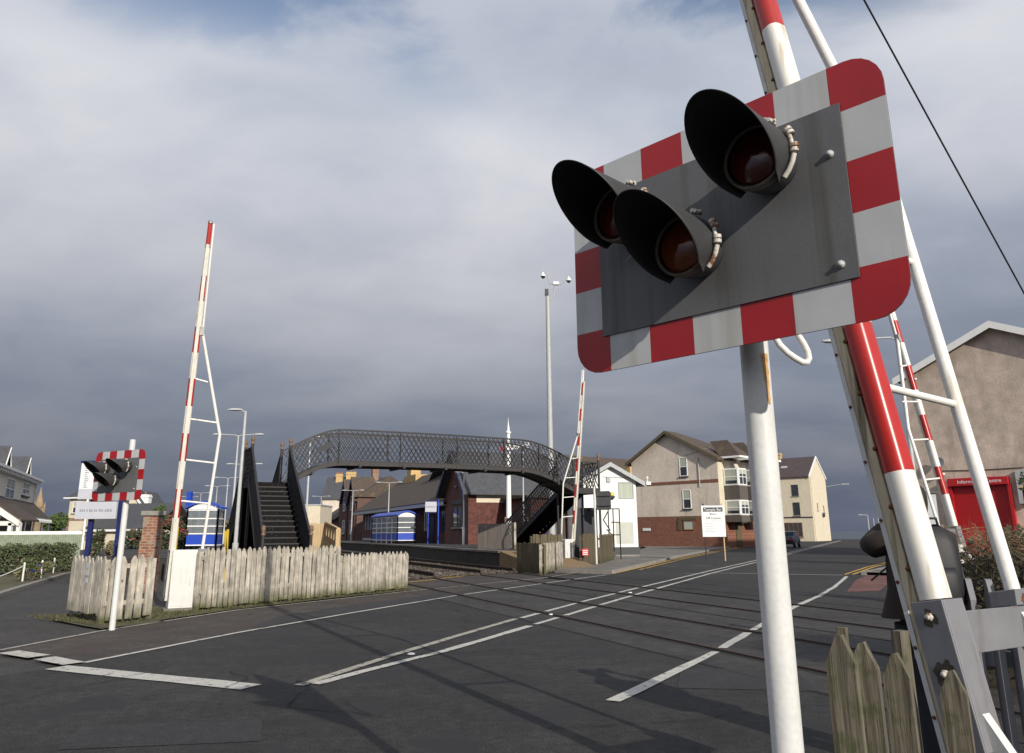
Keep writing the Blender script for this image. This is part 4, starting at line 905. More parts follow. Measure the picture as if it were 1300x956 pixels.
# ================================================================== PLATFORMS
def platform_obj(name, edge, back, z, label):
    t = thing(name, (edge[0].x, edge[0].y, 0), label, 'platform')
    mb = MB(); top = [Vector((p.x, p.y, z)) for p in edge] + [Vector((p.x, p.y, z)) for p in reversed(back)]
    mb.add(top, [tuple(range(len(top)))]); mb.build('surface', m_asph2, t)
    mb = MB()
    for a, b in zip(edge, edge[1:]):
        mb.prism([Vector((a.x, a.y, -.05)), Vector((b.x, b.y, -.05)), Vector((b.x, b.y, z - .08)), Vector((a.x, a.y, z - .08))], (Vector((a.x - back[0].x, a.y - back[0].y, 0)).normalized() * -.3))
    mb.build('wall', mat('platform_wall_dark', (.035, .028, .022), .9, .3, 3, .4), t)
    mb = MB()
    for a, b in zip(edge, edge[1:]):
        d = (b - a).normalized(); s_ = Vector((d.y, -d.x, 0)); mid_ = Vector(back[0]) - Vector(edge[0])
        if s_.dot(mid_) < 0: s_ = -s_
        mb.prism([Vector((a.x, a.y, z - .08)) - s_ * .06, Vector((b.x, b.y, z - .08)) - s_ * .06, Vector((b.x, b.y, z - .08)) + s_ * .45, Vector((a.x, a.y, z - .08)) + s_ * .45], UP * .092)
    mb.build('coping', m_pave, t)
    mb = MB(); a, b = edge[0], back[0]; mb.prism([Vector((a.x, a.y, -.05)), Vector((b.x, b.y, -.05)), Vector((b.x, b.y, z - .01)), Vector((a.x, a.y, z - .01))], TT * .2); mb.build('end_wall', MATS['platform_wall_dark'], t)
    return t
E2 = [R_(13.3, 33), R_(13.7, 42), R_(14.6, 52), R_(15.2, 70), R_(15.0, 100), R_(14, 190)]; B2 = [R_(16.3, 33), R_(17.2, 42), R_(19.4, 52), R_(20.5, 70), R_(21, 100), R_(21, 190)]
pf = platform_obj('station_platform', E2, B2, .7, 'right hand station platform with pale coping beyond the tracks')
mb = MB(); a, b = R_(13.3, 33, .7), R_(16.3, 33, .7); c, d = R_(13.6, 28.6, .02), R_(16.0, 28.6, .02)
mb.add([a, b, d, c, R_(13.3, 33, 0), R_(16.3, 33, 0)], [(0, 1, 2, 3), (0, 3, 4), (1, 5, 2)]); mb.build('ramp', mat('ramp_boards', (.22, .15, .08), .9, .25, 1, .3, mode='wood', stretch=(1, 12, 1), rot=(0, 0, .4)), pf)
E1 = [R_(5.0, 31), R_(4.8, 45), R_(4.6, 60), R_(4.6, 100), R_(4, 190)]; B1 = [R_(-3, 31), R_(-4, 45), R_(-4, 60), R_(-4, 100), R_(-4, 190)]
platform_obj('station_platform', E1, B1, .7, 'left hand station platform carrying the blue roofed shelter')

# ================================================================== BUILDINGS helpers
def wallbox(mb, o, a, b, L1, L2, h, z0=0.0): mb.frame(o, a, b, UP, (0, L1), (0, L2), (z0, h))
def window(parent, o, a, n, w_, h, framem=None, glassm=None, bars=(1, 1), sill=True, fr=.07, curtain=None):
    """o = lower left corner on the wall face, a = direction along the wall, n = outward"""
    framem = framem or m_whiteclean
    mb = MB()
    mb.frame(o, a, n, UP, (0, fr), (-.02, .05), (0, h)); mb.frame(o, a, n, UP, (w_ - fr, w_), (-.02, .05), (0, h))
    mb.frame(o, a, n, UP, (fr, w_ - fr), (-.02, .05), (0, fr)); mb.frame(o, a, n, UP, (fr, w_ - fr), (-.02, .05), (h - fr, h))
    for i in range(1, bars[0]): x = w_ * i / bars[0]; mb.frame(o, a, n, UP, (x - fr * .35, x + fr * .35), (-.015, .045), (fr, h - fr))
    for i in range(1, bars[1]): z = h * i / bars[1]; mb.frame(o, a, n, UP, (fr, w_ - fr), (-.015, .047), (z - fr * .4, z + fr * .4))
    wn = mb.build('window', framem, parent)
    mb = MB(); mb.frame(o, a, n, UP, (fr, w_ - fr), (-.01, .012), (fr, h - fr)); mb.build('pane', glassm or m_glass, wn)
    if curtain:
        mb = MB(); mb.frame(o, a, n, UP, (fr, w_ - fr), (.014, .018), (fr + (h - 2 * fr) * (1 - curtain), h - fr)); mb.build('blind', m_curtain, wn)
    if sill: mb = MB(); mb.frame(o, a, n, UP, (-.08, w_ + .08), (-.02, .12), (-.11, -.005)); mb.build('sill', m_hoodgrey if framem is m_whiteclean and parent.get('darksill') else m_kerb, wn)
    return wn
def gable_house(name, o, a, b, L1, L2, eave, ridge, label, wm, rm, cat='house', ov=.3, barge=None, z0=-.1, bargew=.22, group=None, rth=.14):
    """gable end spans a (length L1), ridge runs along b (length L2)"""
    t = thing(name, o, label, cat, group)
    mb = MB(); pr = [o + UP * z0, o + a * L1 + UP * z0, o + a * L1 + UP * eave, o + a * L1 / 2 + UP * ridge, o + UP * eave]; mb.prism(pr, b * L2); mb.build('walls', wm, t)
    sl_ = (ridge - eave) / (L1 / 2); mb = MB()
    for x0, x1 in ((-ov, L1 / 2), (L1 + ov, L1 / 2)):
        z_0 = eave - sl_ * ov; p0 = o + a * x0 + UP * (z_0 + .02) - b * ov; p1 = o + a * x1 + UP * (ridge + .02) - b * ov
        mb.prism([p0, p1, p1 + UP * rth, p0 + UP * rth], b * (L2 + 2 * ov))
    rf = mb.build('roof', rm, t)
    if barge:
        mb = MB()
        for x0 in (-ov, L1 + ov):
            p0 = o + a * x0 + UP * (eave - sl_ * ov + .12) - b * (ov + .03); p1 = o + a * L1 / 2 + UP * (ridge + .12) - b * (ov + .03)
            mb.prism([p0 + UP * .06, p1 + UP * .06, p1 - UP * bargew, p0 - UP * bargew], b * .028)
        mb.build('bargeboard', barge, t)
    return t, rf
def chimney(parent, c, w_, d, z0, z1, mt, a=None, pots=2, cap=True):
    a = a or Vector((1, 0, 0)); mb = MB(); mb.frame(c, a, UP.cross(a), UP, (-w_ / 2, w_ / 2), (-d / 2, d / 2), (z0, z1))
    if cap: mb.frame(c, a, UP.cross(a), UP, (-w_ / 2 - .07, w_ / 2 + .07), (-d / 2 - .07, d / 2 + .07), (z1 - .35, z1 - .2))
    ch = mb.build('chimney', mt, parent)
    for i in range(pots):
        mb = MB(); p = c + a * (w_ * ((i + .5) / pots - .5)); mb.lathe(Vector((p.x, p.y, z1)), [(.12, 0), (.10, .1), (.09, .3), (.12, .34), (.08, .34)], 10); mb.build('chimney_pot', m_brickor, ch)
    return ch

# --- roughcast gable on the right
def right_gable():
    a = az(135); b = az(45); Y0 = 45.0; c0 = P(1172, 676, Y0); o = Vector((c0.x, c0.y, 0))
    eave = P(1165, 480, Y0).z
    # find the half width that puts the apex on its sight line
    d = ray(1258, 413); k = (o.x * d.y - o.y * d.x) / (a.y * d.x - a.x * d.y); ap = o + a * k; ridge = EYE + d.z * ap.y / d.y
    L1 = 2 * k
    t, rf = gable_house('gabled_building', o, a, b, L1, 14, eave, ridge, 'large roughcast gable end with white bargeboards and a red shuttered shopfront', m_roughc, m_slate, 'building', ov=.45, barge=m_whiteclean, bargew=.34)
    chimney(t, o + a * (k * .62) + b * 9, 1.2, .7, ridge - 1.5, ridge + .15, m_brickor, a, 3)
    n = -b
    # red shopfront shutter
    def onwall(px, py):
        d = ray(px, py); w0 = o + n * .0; q = (w0.dot(n)) / d.dot(n) if False else ((w0 - Vector((0, 0, 0))).dot(n)) / Vector((d.x, d.y, 0)).dot(n)
        return Vector((d.x * q, d.y * q, EYE + d.z * q))
    tl = onwall(1205, 609); tr = onwall(1281, 604); s0 = (tl - o).dot(a); s1 = (tr - o).dot(a); zt = (tl.z + tr.z) / 2
    mb = MB(); mb.frame(o, a, n, UP, (s0, s1), (.0, .42), (zt - .42, zt)); sh = mb.build('shop_fascia', m_redshut, t); bevel(sh, .02)
    textmesh('Information Centre', .27, o + a * ((s0 + s1) / 2 + .1) + n * .424 + UP * (zt - .21), a, UP, m_signw, sh, ext=.002, sx=1.0)
    mb = MB(); mb.frame(o, a, n, UP, (s0 + .15, s1 - .1), (.02, .07), (0, zt - .44))
    for i in range(int(zt / .09)): mb.frame(o, a, n, UP, (s0 + .16, s1 - .11), (.07, .085), (i * .09, i * .09 + .06)) if i * .09 < zt - .5 else None
    mb.build('roller_shutter', m_redshut, t)
    mb = MB(); mb.frame(o, a, n, UP, (s0 - .05, s0 + .14), (0, .3), (0, zt - .42)); mb.build('shutter_guide', m_redshut, t); mb = MB(); mb.frame(o, a, n, UP, (s1 - .1, s1 + .05), (0, .3), (0, zt - .42)); mb.build('shutter_guide', m_redshut, t)
    # cable and flood lamp on the wall
    c1_ = onwall(1190, 598); c2_ = onwall(1300, 593.5); mb = MB(); mb.tube([c1_ + n * .03, c1_.lerp(c2_, .5) + n * .03 - UP * .04, c2_ + n * .03], .02, 6); mb.build('wall_cable', m_cable, t)
    p = onwall(1194, 588); mb = MB(); mb.lathe(p + n * .3, [(0, -.1), (.15, -.08), (.28, .02), (.3, .06)], 14, (n + UP * .3).normalized()); mb.tube([p, p + n * .3], .03, 6); mb.build('satellite_dish', m_bargegrey, t)
    p = onwall(1198, 602); mb = MB(); mb.tube([p, p + n * .35], .07, 10); mb.build('wall_camera', m_whiteclean, t)
    p = onwall(1297, 600); mb = MB(); mb.frame(p, a, n, UP, (-.25, .4), (.02, .3), (-1.6, .1)); mb.build('meter_box', m_bargegrey, t)
    return o, a, b
RG = right_gable()
# grey machine hut left of it seen between barriers
p = P(1172, 668, 34); t = thing('kiosk', (p.x, p.y, 0), 'grey kiosk glimpsed between the far right barrier and the boom', 'kiosk')
mb = MB(); mb.box((p.x, p.y, 1.5), (1.0, .8, 3.0)); mb.build('body', m_bargegrey, t); mb = MB(); mb.box((p.x, p.y, 3.04), (1.25, 1.0, .08)); mb.build('roof', m_hoodgrey, t)

# --- three storey flats
def flats():
    a = az(135); b = az(45); Y0 = 80; c0 = P(806, 690, Y0); o = Vector((c0.x, c0.y, 0)); eave = P(797, 587, Y0).z
    d = ray(847, 550); k = (o.x * d.y - o.y * d.x) / (a.y * d.x - a.x * d.y); ap = o + a * k; ridge = EYE + d.z * ap.y / d.y; d = ray(911, 600)
    L1 = (o.x * d.y - o.y * d.x) / (a.y * d.x - a.x * d.y)
    t = thing('block_of_flats', o, 'three storey rendered flats with brown brick base and bay windows', 'building')
    rz = ridge; x_ap = k; n = -b
    mb = MB(); mb.prism([o + UP * 2.9, o + a * L1 + UP * 2.9, o + a * L1 + UP * (eave - .1), o + a * x_ap + UP * rz, o + UP * eave], b * 1.0); mb.frame(o, a, b, UP, (0, L1), (1.0, 10), (2.9, eave - .1)); mb.build('walls', m_render, t)
    mb = MB(); mb.frame(o, a, b, UP, (0.02, L1 - .02), (0.02, 9.9), (-.1, 2.9)); mb.build('brick_base', m_brickbr, t)
    zb = P(860, 614.5, Y0 - .0).z * .985; mb = MB(); mb.frame(o, a, n, UP, (-.03, L1 + .03), (0, .04), (zb - .14, zb + .14)); mb.build('string_course', m_brickbr, t)
    mb = MB(); ov = .5
    p0 = o - a * .5 + UP * (eave - .35); p1 = o + a * x_ap + UP * (rz + .03); p2 = o + a * (L1 + .4) + UP * (eave - .45)
    h_ = UP * .18; r0, r1 = p1 - b * ov, p1 + b * 1.6; l1, q1 = p0 + b * 10.4, p2 + b * 10.4
    mb.add([p0 - b * ov, r0, r1, l1, p2 - b * ov, q1] + [v + h_ for v in (p0 - b * ov, r0, r1, l1, p2 - b * ov, q1)], [(0, 1, 2, 3), (1, 4, 5, 2), (2, 5, 3), (6, 9, 8, 7), (7, 8, 11, 10), (8, 9, 11), (0, 6, 7, 1), (1, 7, 10, 4), (4, 10, 11, 5), (5, 11, 9, 3), (3, 9, 6, 0)]); mb.build('roof', m_tile, t)
    mb = MB(); mb.prism([p0 - b * (ov + .02) + UP * .2, p1 - b * (ov + .02) + UP * .2, p1 - b * (ov + .02) - UP * .12, p0 - b * (ov + .02) - UP * .12], b * .016); mb.prism([p1 - b * (ov + .02) + UP * .2, p2 - b * (ov + .02) + UP * .2, p2 - b * (ov + .02) - UP * .12, p1 - b * (ov + .02) - UP * .12], b * .016); mb.build('bargeboard', m_wooddark, t)
    t['darksill'] = 1
    def s_of(px):
        d = ray(px, 600); return (o.x * d.y - o.y * d.x) / (a.y * d.x - a.x * d.y)
    def zz(px, py):
        s_ = s_of(px); pw = o + a * s_; d = ray(px, py); return EYE + d.z * pw.y / d.y
    for x0, x1, y0, y1 in ((863, 873, 581, 605), (865, 875.5, 622, 646)):
        window(t, o + a * s_of(x0) + UP * zz(x0, y1), a, n, s_of(x1) - s_of(x0), zz(x0, y0) - zz(x0, y1), bars=(1, 2), curtain=.5)
    window(t, o + a * s_of(864) + UP * zz(864, 673), a, n, s_of(877) - s_of(864), zz(864, 661) - zz(864, 673), glassm=m_curtain, sill=False, framem=m_brickbr)
    mb = MB(); mb.frame(o, a, n, UP, (s_of(858), s_of(880)), (0.0, .05), (zz(858, 659) - .1, zz(858, 657))); mb.frame(o, a, n, UP, (s_of(858) - .1, s_of(858) + .3), (0.003, .053), (zz(858, 673), zz(858, 659) - .103)); mb.build('lintel', m_wooddark, t)
    mb = MB(); x = s_of(813); mb.frame(o, a, n, UP, (x, x + .9), (0, .05), (zz(813, 674), zz(813, 670.5))); mb.build('street_nameplate', m_signw, t)
    # street front (normal az 135) with bays
    f = o + a * L1; fr = a
    mb = MB(); mb.frame(f, b, fr, UP, (0, 1.0), (.0, .03), (2.9, eave - .3)); mb.build('corner_render', m_creamr, t)
    for i, yo in enumerate((.9, 3.9, 6.9)):
        c = f + b * yo
        bay = MB(); W_ = 1.5; D_ = 1.75
        for z0, z1, mt_, nm in ((2.3, 2.9, m_hoodgrey, 'bay_apron'), (4.3, 5.6, m_hoodgrey, 'bay_apron')):
            mb = MB(); mb.prism([c + UP * z0, c + fr * (D_ - .12) + UP * z0, c + fr * (D_ - .12) + b * W_ + UP * z0, c + b * W_ + UP * z0], UP * (z1 - z0)); mb.build(nm, mat('bay_tile_hanging', (.10, .085, .075), .85, .15, 4, .3, mode='tiles', rows=6), t)
        for z0, z1 in ((2.9, 4.3), (5.6, 7.2)):
            mb = MB(); mb.prism([c + UP * z0, c + fr * (D_ - .15) + UP * z0, c + fr * (D_ - .15) + b * W_ + UP * z0, c + b * W_ + UP * z0], UP * (z1 - z0)); mb.build('bay_body', m_whiteclean, t)
            window(t, c + fr * .12 - b * .0 + UP * (z0 + .06), fr, -b, D_ - .32, z1 - z0 - .12, bars=(1, 2), sill=False, fr=.09, curtain=.75)
            window(t, c + fr * (D_ - .15) + b * .05 + UP * (z0 + .06), b, fr, W_ - .1, z1 - z0 - .12, bars=(2, 2), sill=False, fr=.08, curtain=.3)
        mb = MB(); e0 = eave - .1; q = [c - b * .3 + UP * e0, c + fr * (D_ + .3) - b * .3 + UP * e0, c + fr * (D_ + .3) + b * (W_ + .3) + UP * e0, c + b * (W_ + .3) + UP * e0]; apx = c - fr * 1.6 + b * W_ / 2 + UP * (e0 + 1.65); ap2 = c + fr * .3 + b * W_ / 2 + UP * (e0 + 1.65)
        mb.add(q + [apx, ap2], [(0, 1, 2, 3), (0, 5, 1), (0, 4, 5), (1, 5, 2), (2, 5, 4, 3)]); mb.build('bay_roof', m_tile, t)
        mb = MB()
        mb.prism([q[0], q[1], q[1] - UP * .18, q[0] - UP * .18], b * -.05); mb.prism([q[1], q[2], q[2] - UP * .18, q[1] - UP * .18], fr * .05); mb.build('gutter', m_whiteclean, t)
    for yo in (2.6, 5.6):
        for z0 in (3.4, 6.0): window(t, f + b * yo + UP * z0 + fr * .0, b, fr, 1.2, 1.3, bars=(1, 2), sill=False)
    mb = MB(); mb.frame(f, b, fr, UP, (2.5, 3.8), (0, .6), (2.2, 2.35)); mb.build('porch_canopy', m_hoodgrey, t)
    mb = MB(); mb.frame(f, b, fr, UP, (2.6, 3.6), (0.0, .06), (0, 2.1)); mb.build('door', m_wooddark, t)
    mb = MB(); mb.tube([o + a * (L1 * .80) + n * .05 + UP * 5.6, o + a * (L1 * .80) + n * .05 + UP * (eave - .1)], .05, 6); mb.tube([o + a * (L1 * .63) + n * .05 + UP * (eave + .2), o + a * (L1 * .93) + n * .05 + UP * (eave + .75)], .02, 6); mb.build('vent_pipe', m_bargegrey, t)
    return o, a, b, L1
flats()

# --- cream end building by the sea
def seaside():
    Y0 = 112; c0 = P(1035, 686, Y0); o = Vector((c0.x, c0.y, -.3)); eave = P(1034.5, 604.5, Y0).z + .3
    a = az(-52); b = az(38); n = -b; lw = 8.2                   # long front runs left from the corner; b runs back
    t = thing('corner_building', o, 'cream three storey building with bright end wall where the road meets the sea', 'building'); t['darksill'] = 1
    d = ray(1040, 583); dep = 7.5; rz = eave + 2.9
    # gable end lies on the right: ridge parallel to front
    mb = MB(); pr = [o, o + b * dep, o + b * dep + UP * eave, o + b * dep / 2 + UP * rz, o + UP * eave]; mb.prism(pr, a * (lw + 3)); mb.build('walls', m_creamr, t)
    mb = MB(); p0 = o - b * .25 + UP * (eave - .1); p1 = o + b * dep / 2 + UP * (rz + .03); p2 = o + b * (dep + .25) + UP * (eave - .1)
    mb.prism([p0, p1, p1 + UP * .15, p0 + UP * .15], a * (lw + 3)); mb.prism([p1, p2, p2 + UP * .15, p1 + UP * .15], a * (lw + 3)); rf = mb.build('roof', mat('purple_slate', (.075, .055, .055), .8, .2, 3, .3, mode='tiles', rows=5), t)
    mb = MB(); mb.prism([p0 + UP * .2, p1 + UP * .2, p1 - UP * .1, p0 - UP * .1], -a * .12); mb.prism([p1 + UP * .2, p2 + UP * .2, p2 - UP * .1, p1 - UP * .1], -a * .12); mb.build('gable_coping', m_whiteclean, t)
    chimney(t, o + a * 5.6 + b * dep / 2, 1.1, .8, rz - .3, rz + 1.0, m_chim, a, 3)
    dk = m_glass
    for z0, h in ((6.6, 1.6), (3.9, 1.8)):
        for x in (1.7, 4.2, 6.8): window(t, o + a * (x + .95) + n * .0 + UP * (z0 * eave / 9.3), -a, n, .95, h, framem=m_hoodgrey, bars=(1, 2), fr=.09)
    window(t, o + a * 4.2 + UP * .9, -a, n, 2.6, 2.0, framem=m_brickbr, bars=(4, 1), fr=.1)
    mb = MB(); mb.frame(o, a, n, UP, (0, lw), (0, .08), (3.55, 3.7)); mb.build('string_course', m_hoodgrey, t)
    window(t, o + a * 6.9 + UP * .5, -a, n, .9, 2.2, framem=m_hoodgrey, sill=False)
    e_ = -a
    for yo, z0 in ((2.2, 4.6), (5.0, 4.3)): window(t, o + b * yo + UP * z0, b, e_, .55, 1.1, framem=m_creamr, sill=True)
    mb = MB(); mb.tube([o + b * .4 + e_ * .06, o + b * .4 + e_ * .06 + UP * eave], .06, 8); mb.build('drainpipe', m_creamr, t)
    mb = MB(); c = o + b * 4.6 + e_ * .2 + UP * 4.0; mb.lathe(c, [(.35, -.05), (.35, .05), (0, .06)], 14, e_); mb.build('wall_disc', m_hoodgrey, t)
    # bracket street lamp
    c = o + b * dep + UP * (eave - 1.2); mb = MB(); mb.tube([c, c + e_ * 2.3 + UP * .3], .05, 6); mb.frame(c + e_ * 2.3 + UP * .3, e_, b, UP, (0, 1.0), (-.15, .15), (-.1, .08)); mb.build('bracket_lamp', m_galv, t)
    # rooflight
    mb = MB(); m0 = p0.lerp(p1, .45) + a * 3.6 + UP * .19; dd = (p1 - p0).normalized(); nn_ = dd.cross(-a).normalized(); mb.frame(m0, a, dd, (a.cross(dd)).normalized(), (0, .9), (0, .5), (-.03, .08)); mb.build('rooflight', m_bargegrey, t)
seaside()

# --- white cabin by the crossing
def cabin():
    Y0 = 51.0; r = P(811, 704, Y0); a = az(78); b = az(-12); n = -b; w_ = 3.6; o = Vector((r.x, r.y, 0)) - a * w_
    eave = P(806, 610, Y0).z; rz = P(779, 592, Y0).z + .05
    t = thing('white_cabin', o, 'bright white rendered cabin with grey gable fascia beside the footbridge', 'cabin')
    mb = MB(); mb.prism([o + UP * .55, o + a * w_ + UP * .55, o + a * w_ + UP * eave, o + a * w_ / 2 + UP * rz, o + UP * eave], b * 5); mb.build('walls', m_whiter, t)
    mb = MB(); mb.frame(o, a, b, UP, (-.06, w_ + .06), (-.06, 5.05), (-.1, .548)); mb.build('plinth', m_hoodgrey, t)
    sl_ = (rz - eave) / (w_ / 2); mb = MB(); bg = MB()
    for x0 in (-.6, w_ + .6):
        p0 = o + a * x0 + UP * (eave - sl_ * .6 + .03) - b * .35; p1 = o + a * w_ / 2 + UP * (rz + .03) - b * .35
        mb.prism([p0, p1, p1 + UP * .1, p0 + UP * .1], b * 5.8); bg.prism([p0 - b * .03 + UP * .14, p1 - b * .03 + UP * .14, p1 - b * .03 - UP * .14, p0 - b * .03 - UP * .14], b * .028)
    mb.build('roof', m_slate, t); bg.build('bargeboard', m_bargegrey, t)
    def s_of(px): d = ray(px, 620); return (o.x * d.y - o.y * d.x) / (a.y * d.x - a.x * d.y)
    def zz(px, py): pw = o + a * s_of(px); d = ray(px, py); return EYE + d.z * pw.y / d.y
    x0, x1 = 785, 804
    window(t, o + a * s_of(x0) + UP * zz(x0, 633), a, n, s_of(x1) - s_of(x0), zz(x0, 612) - zz(x0, 633), framem=m_bargegrey, glassm=m_curtain, sill=False, fr=.05)
    mb = MB(); mb.frame(o, a, n, UP, (s_of(780), s_of(802)), (0, .008), (zz(780, 691) + .02, zz(780, 663))); mb.build('patched_render', mat('grey_patch', (.50, .51, .46), .9, .05, 3), t)
    mb = MB(); p = o + a * s_of(770); mb.frame(p, a, n, UP, (0, .26), (0, .1), (zz(770, 612), zz(770, 606))); mb.build('alarm_box', m_bargegrey, t)
    mb = MB(); p = o + a * s_of(775); mb.frame(p, a, n, UP, (0, .2), (0, .1), (zz(775, 632), zz(775, 625))); mb.build('yellow_sign', mat('yellow_plate', (.7, .5, .02), .5, .05), t)
    p = o + a * (w_ + .55) - b * .4 + UP * (eave - .2); mb = MB(); mb.frame(p, a, n, UP, (0, .3), (-.1, .1), (-.1, .1)); mb.tube([p + a * .1, p + a * .1 + UP * .3], .03, 6); mb.lathe(p + a * .1 + UP * .3, [(.08, 0), (.08, .1), (0, .14)], 10); mb.build('security_lamp', m_whiteclean, t)
    mb = MB(); mb.tube([o + a * s_of(766) + n * .02 + UP * zz(766, 605.5), o + a * s_of(803) + n * .02 + UP * zz(803, 607)], .012, 6); mb.build('wall_cable', m_cable, t)
cabin()
# low ramp kerb in front of the cabin
mb = MB(); a_, b_ = P(781, 700, 47), P(812, 704.5, 47); mb.bar(Vector((a_.x, a_.y, .14)), Vector((b_.x, b_.y, .14)), .15, .08); tag(mb.build('kerb', m_kerb), kind='structure')

# --- street sign for the bar
def barsign():
    Y = 40.0; c = P(905.5, 661.5, Y); tl, br = P(889.5, 642, Y), P(921.5, 681.5, Y); w_ = br.x - tl.x; h = tl.z - br.z; b = Vector((c.x, c.y, .1)); a = az(92); n = -UP.cross(a) * 1.0; n = Vector((a.y, -a.x, 0))
    if n.y > 0: n = -n
    t = thing('bar_sign', b, 'white pavement sign board with black heading on an orange post', 'sign')
    mb = MB(); mb.frame(Vector((c.x, c.y, 0)), a, n, UP, (-w_ / 2, w_ / 2), (0, .06), (br.z, tl.z)); bd = mb.build('board', m_signw, t); bevel(bd, .01)
    mb = MB(); mb.frame(Vector((c.x, c.y, 0)), a, n, UP, (-w_ * .42, w_ * .42), (.061, .064), (tl.z - .30, tl.z - .09)); mb.build('heading_panel', m_ink, t)
    o = Vector((c.x, c.y, 0)) + n * .0655
    textmesh('Temple Bar', .19, o + UP * (tl.z - .20), a, UP, m_signw, t); textmesh('Bistro', .14, o + UP * (tl.z - .42), a, UP, m_ink, t); textmesh('Off Licence', .16, o + UP * (tl.z - .62), a, UP, m_ink, t)
    mb = MB()
    for k in range(6): mb.frame(Vector((c.x, c.y, 0)), a, n, UP, (-w_ * .38, -w_ * .38 + .4 + .1 * (k % 2)), (.061, .063), (tl.z - .88 - k * .08, tl.z - .865 - k * .08))
    mb.frame(Vector((c.x, c.y, 0)), a, n, UP, (-w_ * .42, w_ * .42), (.061, .063), (tl.z - .765, tl.z - .75)); mb.build('small_print', m_inkl, t)
    for sx in (-.28, .30):
        mb = MB(); mb.tube([Vector((c.x, c.y, .05)) + a * sx * 1.6 - n * .05, Vector((c.x, c.y, 0)) + a * sx * 1.6 - n * .05 + UP * (tl.z + .1)], .035, 8); mb.build('post', m_ink if sx < 0 else m_woodnew, t)
barsign()

# --- parked car behind the signal post
def car():
    c = P(1003, 696.5, 72); o = Vector((c.x - .2, c.y, 0)); fd = az(28); sd_ = Vector((fd.y, -fd.x, 0))
    fd2 = fd; t = thing('parked_car', o, 'black parked car mostly hidden behind the white signal post', 'car')
    prof = [(-2.1, .35), (-2.12, .75), (-1.95, .95), (-1.5, 1.02), (-.9, 1.42), (.6, 1.45), (1.25, 1.02), (2.0, .85), (2.15, .6), (2.12, .32)]
    mb = MB(); mb.prism([o + fd * x - sd_ * .85 + UP * z for x, z in prof], sd_ * 1.7); bevel(mb.build('body', m_carp, t), .08, 3)
    mb = MB(); gl = [(-1.35, 1.05), (-.85, 1.36), (.55, 1.39), (1.05, 1.05)]; mb.prism([o + fd * x - sd_ * .86 + UP * z for x, z in gl], sd_ * 1.72); mb.build('window', m_glass, t)
    for x in (-1.3, 1.35):
        for s_ in (-1, 1):
            w0 = o + fd * x + sd_ * s_ * .72 + UP * .32; mb = MB(); mb.lathe(w0, [(.0, -.02), (.2, 0), (.3, 0), (.32, .04), (.32, .16), (.3, .19), (.2, .19), (0, .18)], 20, sd_ * s_); wh = mb.build('wheel', m_rubber, t)
            mb = MB(); mb.lathe(w0, [(.2, .192), (.19, .2), (.05, .18), (0, .19)], 14, sd_ * s_); mb.build('rim', m_bolt, wh)
    for s_ in (-1, 1):
        mb = MB(); mb.frame(o + fd * -2.09 + sd_ * s_ * .62 + UP * .75, fd, sd_, UP, (-.04, .03), (-.16, .16), (-.08, .08)); mb.build('tail_light', m_sigred, t)
    return t
car()

